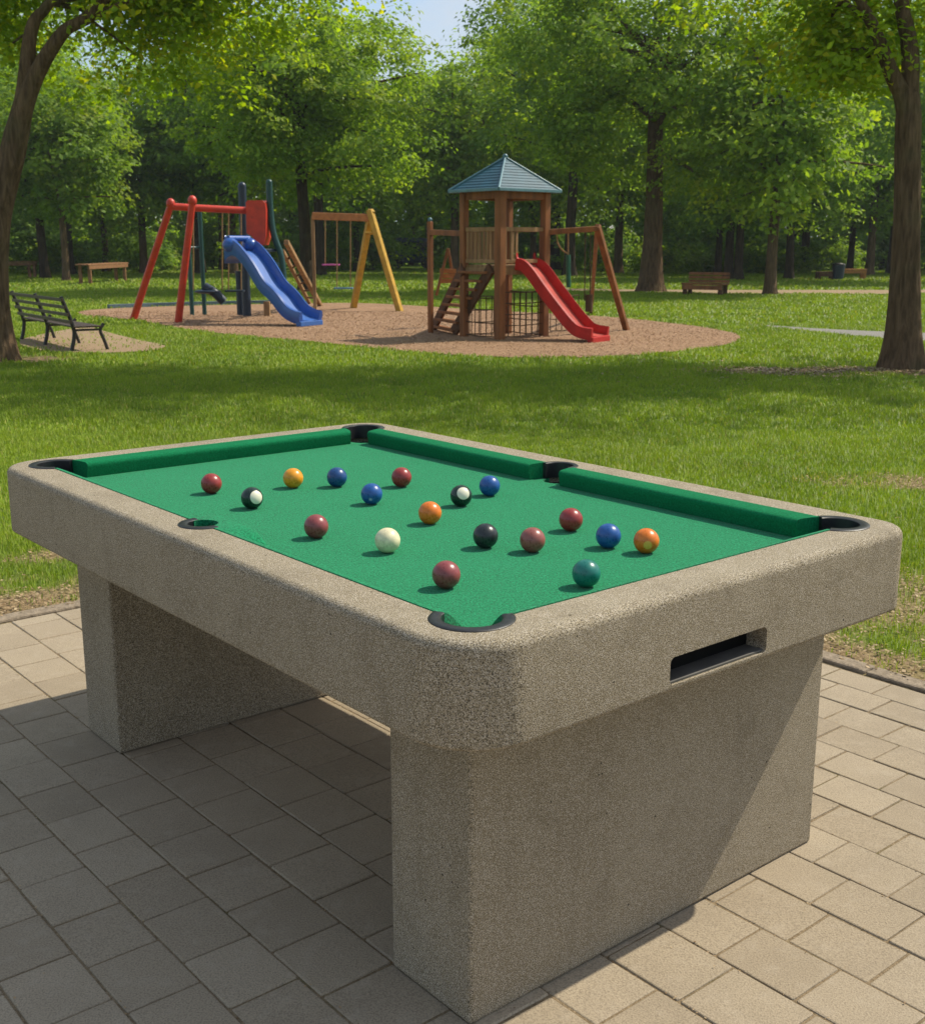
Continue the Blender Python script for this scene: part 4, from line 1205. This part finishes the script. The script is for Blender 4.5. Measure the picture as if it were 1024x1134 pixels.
def blue_slide():
    Ye = 20.9; e = gp(344, 361)
    top = wp(268, 270, 22.2); root = empty('playground_slide', Vector((top.x, top.y, 0)))
    tag(root, 'wavy blue plastic slide with navy support posts next to the red swing frame', 'slide')
    dr = Vector((e.x - top.x, e.y - top.y, 0)); Ls = dr.length; dr.normalize(); side = up.cross(dr)
    def sp(t, z): return Vector((top.x, top.y, 0)) + dr * Ls * t + up * z
    zt = top.z - .12
    path = chaikin([sp(-.10, zt), sp(.06, zt - .02), sp(.24, zt - .28), sp(.42, zt - .68), sp(.58, .50), sp(.74, .22), sp(.88, .12), sp(1.0, .09)], 3)
    w_ = .27
    def shell(i):
        t = i / (len(path) - 1); k = max(0, 1 - t / .22); hg = .17 + .10 * k; lo = -.05 - .18 * k * k
        return [(-w_ - .02, lo), (-w_ - .05, hg * .5), (-w_ - .03, hg), (-w_ + .01, hg + .01), (-w_ + .03, hg - .03), (-w_ + .06, .02), (0, -.01), (w_ - .06, .02), (w_ - .03, hg - .03), (w_ - .01, hg + .01), (w_ + .03, hg), (w_ + .05, hg * .5), (w_ + .02, lo)]
    m_ = MB(); m_.sweep(path, shell, True, True, side); o = part(m_, 'chute', M['blueplastic'], root); smooth_angle(o, 50)
    m_ = MB(); m_.sweep(path[4:-2], [(-w_ + .075, .024), (0, -.002), (w_ - .075, .024)], False, True, side); subpart(m_, 'chute_bed', M['bluebed'], o, root)
    # bulging hood shoulders
    m_ = MB()
    for s in (-1, 1): m_.ball(sp(-.03, zt + .10) + side * s * (w_ - .02), .15, 16, 10, (1.0, 1.0, .9))
    m_.tube([sp(-.05, zt + .22) - side * w_, sp(-.05, zt + .22) + side * w_], .055, 10)
    subpart(m_, 'hood', M['blueplastic'], o, root)
    q = sp(.985, .05); m_ = MB(); m_.obox(q, (side, dr, up), (w_ + .03, .06, .045), .01); subpart(m_, 'chute_foot', M['bluebed'], o, root)
    # platform and posts behind
    for x, y0, yb, r_, mt in ((268, 206, 350, .085, 'navy'), (264.5, 300, 349, .075, 'navy'), (271.5, 300, 350, .035, 'navy')):
        Yb = gp(x, yb).y; b = wp(x, y0, Yb); m_ = MB(); m_.tube([Vector((b.x, Yb, -.03)), b], r_, 12)
        if y0 < 250: m_.ball(b, r_, 12, 8)
        part(m_, 'support_post', M[mt], root)
    Yb = 22.9
    m_ = MB(); m_.tube(chaikin([wp(298, 202, Yb), wp(299, 235, Yb), wp(303, 262, Yb), wp(313, 285, Yb), wp(315, 338, Yb)], 2), .062, 12); m_.ball(wp(298, 202, Yb), .064, 12, 8); part(m_, 'curved_post', M['teal'], root)
    m_ = MB(); c = wp(283, 277, 23.0); m_.obox(c, (side, dr, up), (.34, .40, .03), .01); part(m_, 'platform', M['navy'], root)
    m_ = MB(); m_.bar(gp(296, 350) + up * -.02, gp(296, 350) + up * .30, .12, .12, Vector((0, 1, 0))); part(m_, 'timber_footing', M['woodlight'], root)
    m_ = MB(); m_.tube([wp(289, 283, 22.9), wp(300, 277, 22.9)], .03, 8); m_.tube([wp(289, 290, 22.9), wp(315, 293, 22.9)], .03, 8); part(m_, 'handrail', M['roofcap'], root)
    m_ = MB(); q = gp(334, 351); m_.tube([q, q + up * .32], .12, 12); part(m_, 'barrel_support', M['navy'], root)
    # leaning timber ladder
    a0, a1 = gp(355, 338.5), wp(317, 268, 23.6); b0, b1 = gp(343, 336), wp(313, 278, 24.2)
    m_ = MB(); m_.bar(a0, a1, .10, .10, bev=.012); m_.bar(b0, b1, .08, .08, bev=.012); o = part(m_, 'ladder_rails', M['woodlight'], root)
    for i in range(1, 7): t = i / 7; m_ = MB(); m_.tube([a0.lerp(a1, t), b0.lerp(b1, t)], .022, 7); subpart(m_, 'rung', M['wooddark'], o, root)
blue_slide()

# ------------------------------------------------------------------ yellow swing frame
def yellow_frame():
    fl, fr = gp(391, 341), gp(443, 344.5); Y = 26.6
    root = empty('yellow_swing_frame', fl); tag(root, 'yellow A shaped wooden swing frame with a long orange beam', 'swing frame')
    ap = wp(410.5, 236, Y)
    for f, s in ((fl, .13), (fr, .13)):
        m_ = MB(); m_.bar(f + up * -.03, ap + (ap - f).normalized() * .08 + Vector((0, (f.y - Y) * .02, 0)), s, s, bev=.015); part(m_, 'leg', M['yellow'], root)
    m_ = MB(); m_.bar(wp(346, 239, Y + .3), wp(409, 241, Y + .05), .12, .16, bev=.015); part(m_, 'beam', M['woodorange'], root)
    b = wp(346, 239, Y + .3); 
    m_ = MB(); m_.bar(Vector((b.x, b.y, 0)), b, .07, .07, Vector((0, 1, 0))); part(m_, 'end_post', M['woodlight'], root)
    m_ = MB(); m_.tube([wp(404, 258, Y), wp(419, 258, Y)], .03, 8); part(m_, 'brace', M['yellow'], root)
yellow_frame()
swing(373, 388, 243, 319, 26.9, 'pale blue swing seat on wooden rods under the yellow frame', M['rope'], M['seatblue'])
swing(360, 373, 243, 293, 27.4, 'pink swing seat hanging high under the orange beam', M['rope'], M['pink'])

# ------------------------------------------------------------------ light, sky, camera
SUNV = Vector((.758, .383, 1.0)).normalized()
sd = bpy.data.lights.new('sun', 'SUN'); sd.energy = 5.0; sd.angle = math.radians(.55); sd.color = (1.0, .92, .76)
so_ = link('sun', sd); so_.rotation_euler = SUNV.to_track_quat('Z', 'Y').to_euler()
wd = bpy.data.worlds.new('World'); scene.world = wd; wd.use_nodes = True
nt = wd.node_tree; nt.nodes.clear()
sky = nt.nodes.new('ShaderNodeTexSky'); sky.sky_type = 'NISHITA'; sky.sun_disc = False
sky.sun_elevation = math.asin(SUNV.z); sky.sun_rotation = math.atan2(SUNV.x, SUNV.y); sky.dust_density = 1.5; sky.ozone_density = 1.2
bg = nt.nodes.new('ShaderNodeBackground'); bg.inputs['Strength'].default_value = .15
tc = nt.nodes.new('ShaderNodeTexCoord'); mp = nt.nodes.new('ShaderNodeMapping'); mp.inputs['Scale'].default_value = (1.6, 1.6, 4.2)
nz = nt.nodes.new('ShaderNodeTexNoise'); nz.inputs['Scale'].default_value = 3.0; nz.inputs['Detail'].default_value = 8; nz.inputs['Roughness'].default_value = .6
mr = nt.nodes.new('ShaderNodeMapRange'); mr.inputs[1].default_value = .38; mr.inputs[2].default_value = .62
mx = nt.nodes.new('ShaderNodeMix'); mx.data_type = 'RGBA'; mx.inputs[7].default_value = (3.9, 4.4, 5.0, 1)
out = nt.nodes.new('ShaderNodeOutputWorld')
nt.links.new(tc.outputs['Generated'], mp.inputs['Vector']); nt.links.new(mp.outputs[0], nz.inputs['Vector'])
nt.links.new(nz.outputs['Fac'], mr.inputs[0]); nt.links.new(mr.outputs[0], mx.inputs[0]); nt.links.new(sky.outputs[0], mx.inputs[6])
nt.links.new(mx.outputs[2], bg.inputs['Color']); nt.links.new(bg.outputs[0], out.inputs['Surface'])

cd = bpy.data.cameras.new('camera'); cam = link('camera', cd); scene.camera = cam
cd.sensor_fit = 'HORIZONTAL'; cd.sensor_width = 36; cd.lens = F / 1024 * 36; cd.clip_end = 2000; cd.clip_start = .05
cam.location = (0, 0, CAM_H); cam.rotation_euler = (math.pi / 2 - PITCH, 0, 0)
cd.dof.use_dof = True; cd.dof.focus_distance = 2.45; cd.dof.aperture_fstop = 16
scene.render.resolution_x = 924; scene.render.resolution_y = 1024
scene.render.engine = 'CYCLES'
scene.view_settings.view_transform = 'Standard'; scene.view_settings.look = 'None'; scene.view_settings.gamma = 1; scene.view_settings.exposure = 0.13
cy = scene.cycles; cy.max_bounces = 6; cy.diffuse_bounces = 4; cy.transmission_bounces = 4; cy.glossy_bounces = 2

# air between the camera and the wood
hm = bpy.data.materials.new('haze'); hm.use_nodes = True; hn = hm.node_tree; hn.nodes.clear()
ho = hn.nodes.new('ShaderNodeOutputMaterial'); hv = hn.nodes.new('ShaderNodeVolumePrincipled')
hv.inputs['Color'].default_value = (.86, .93, 1.0, 1); hv.inputs['Density'].default_value = .00042; hv.inputs['Anisotropy'].default_value = .2
hn.links.new(hv.outputs[0], ho.inputs['Volume'])
hz = MB().box((-420, -62, -1.2), (420, 610, 26)).build('haze', hm); hz['kind'] = 'stuff'; hz['label'] = 'thin summer haze over the park'
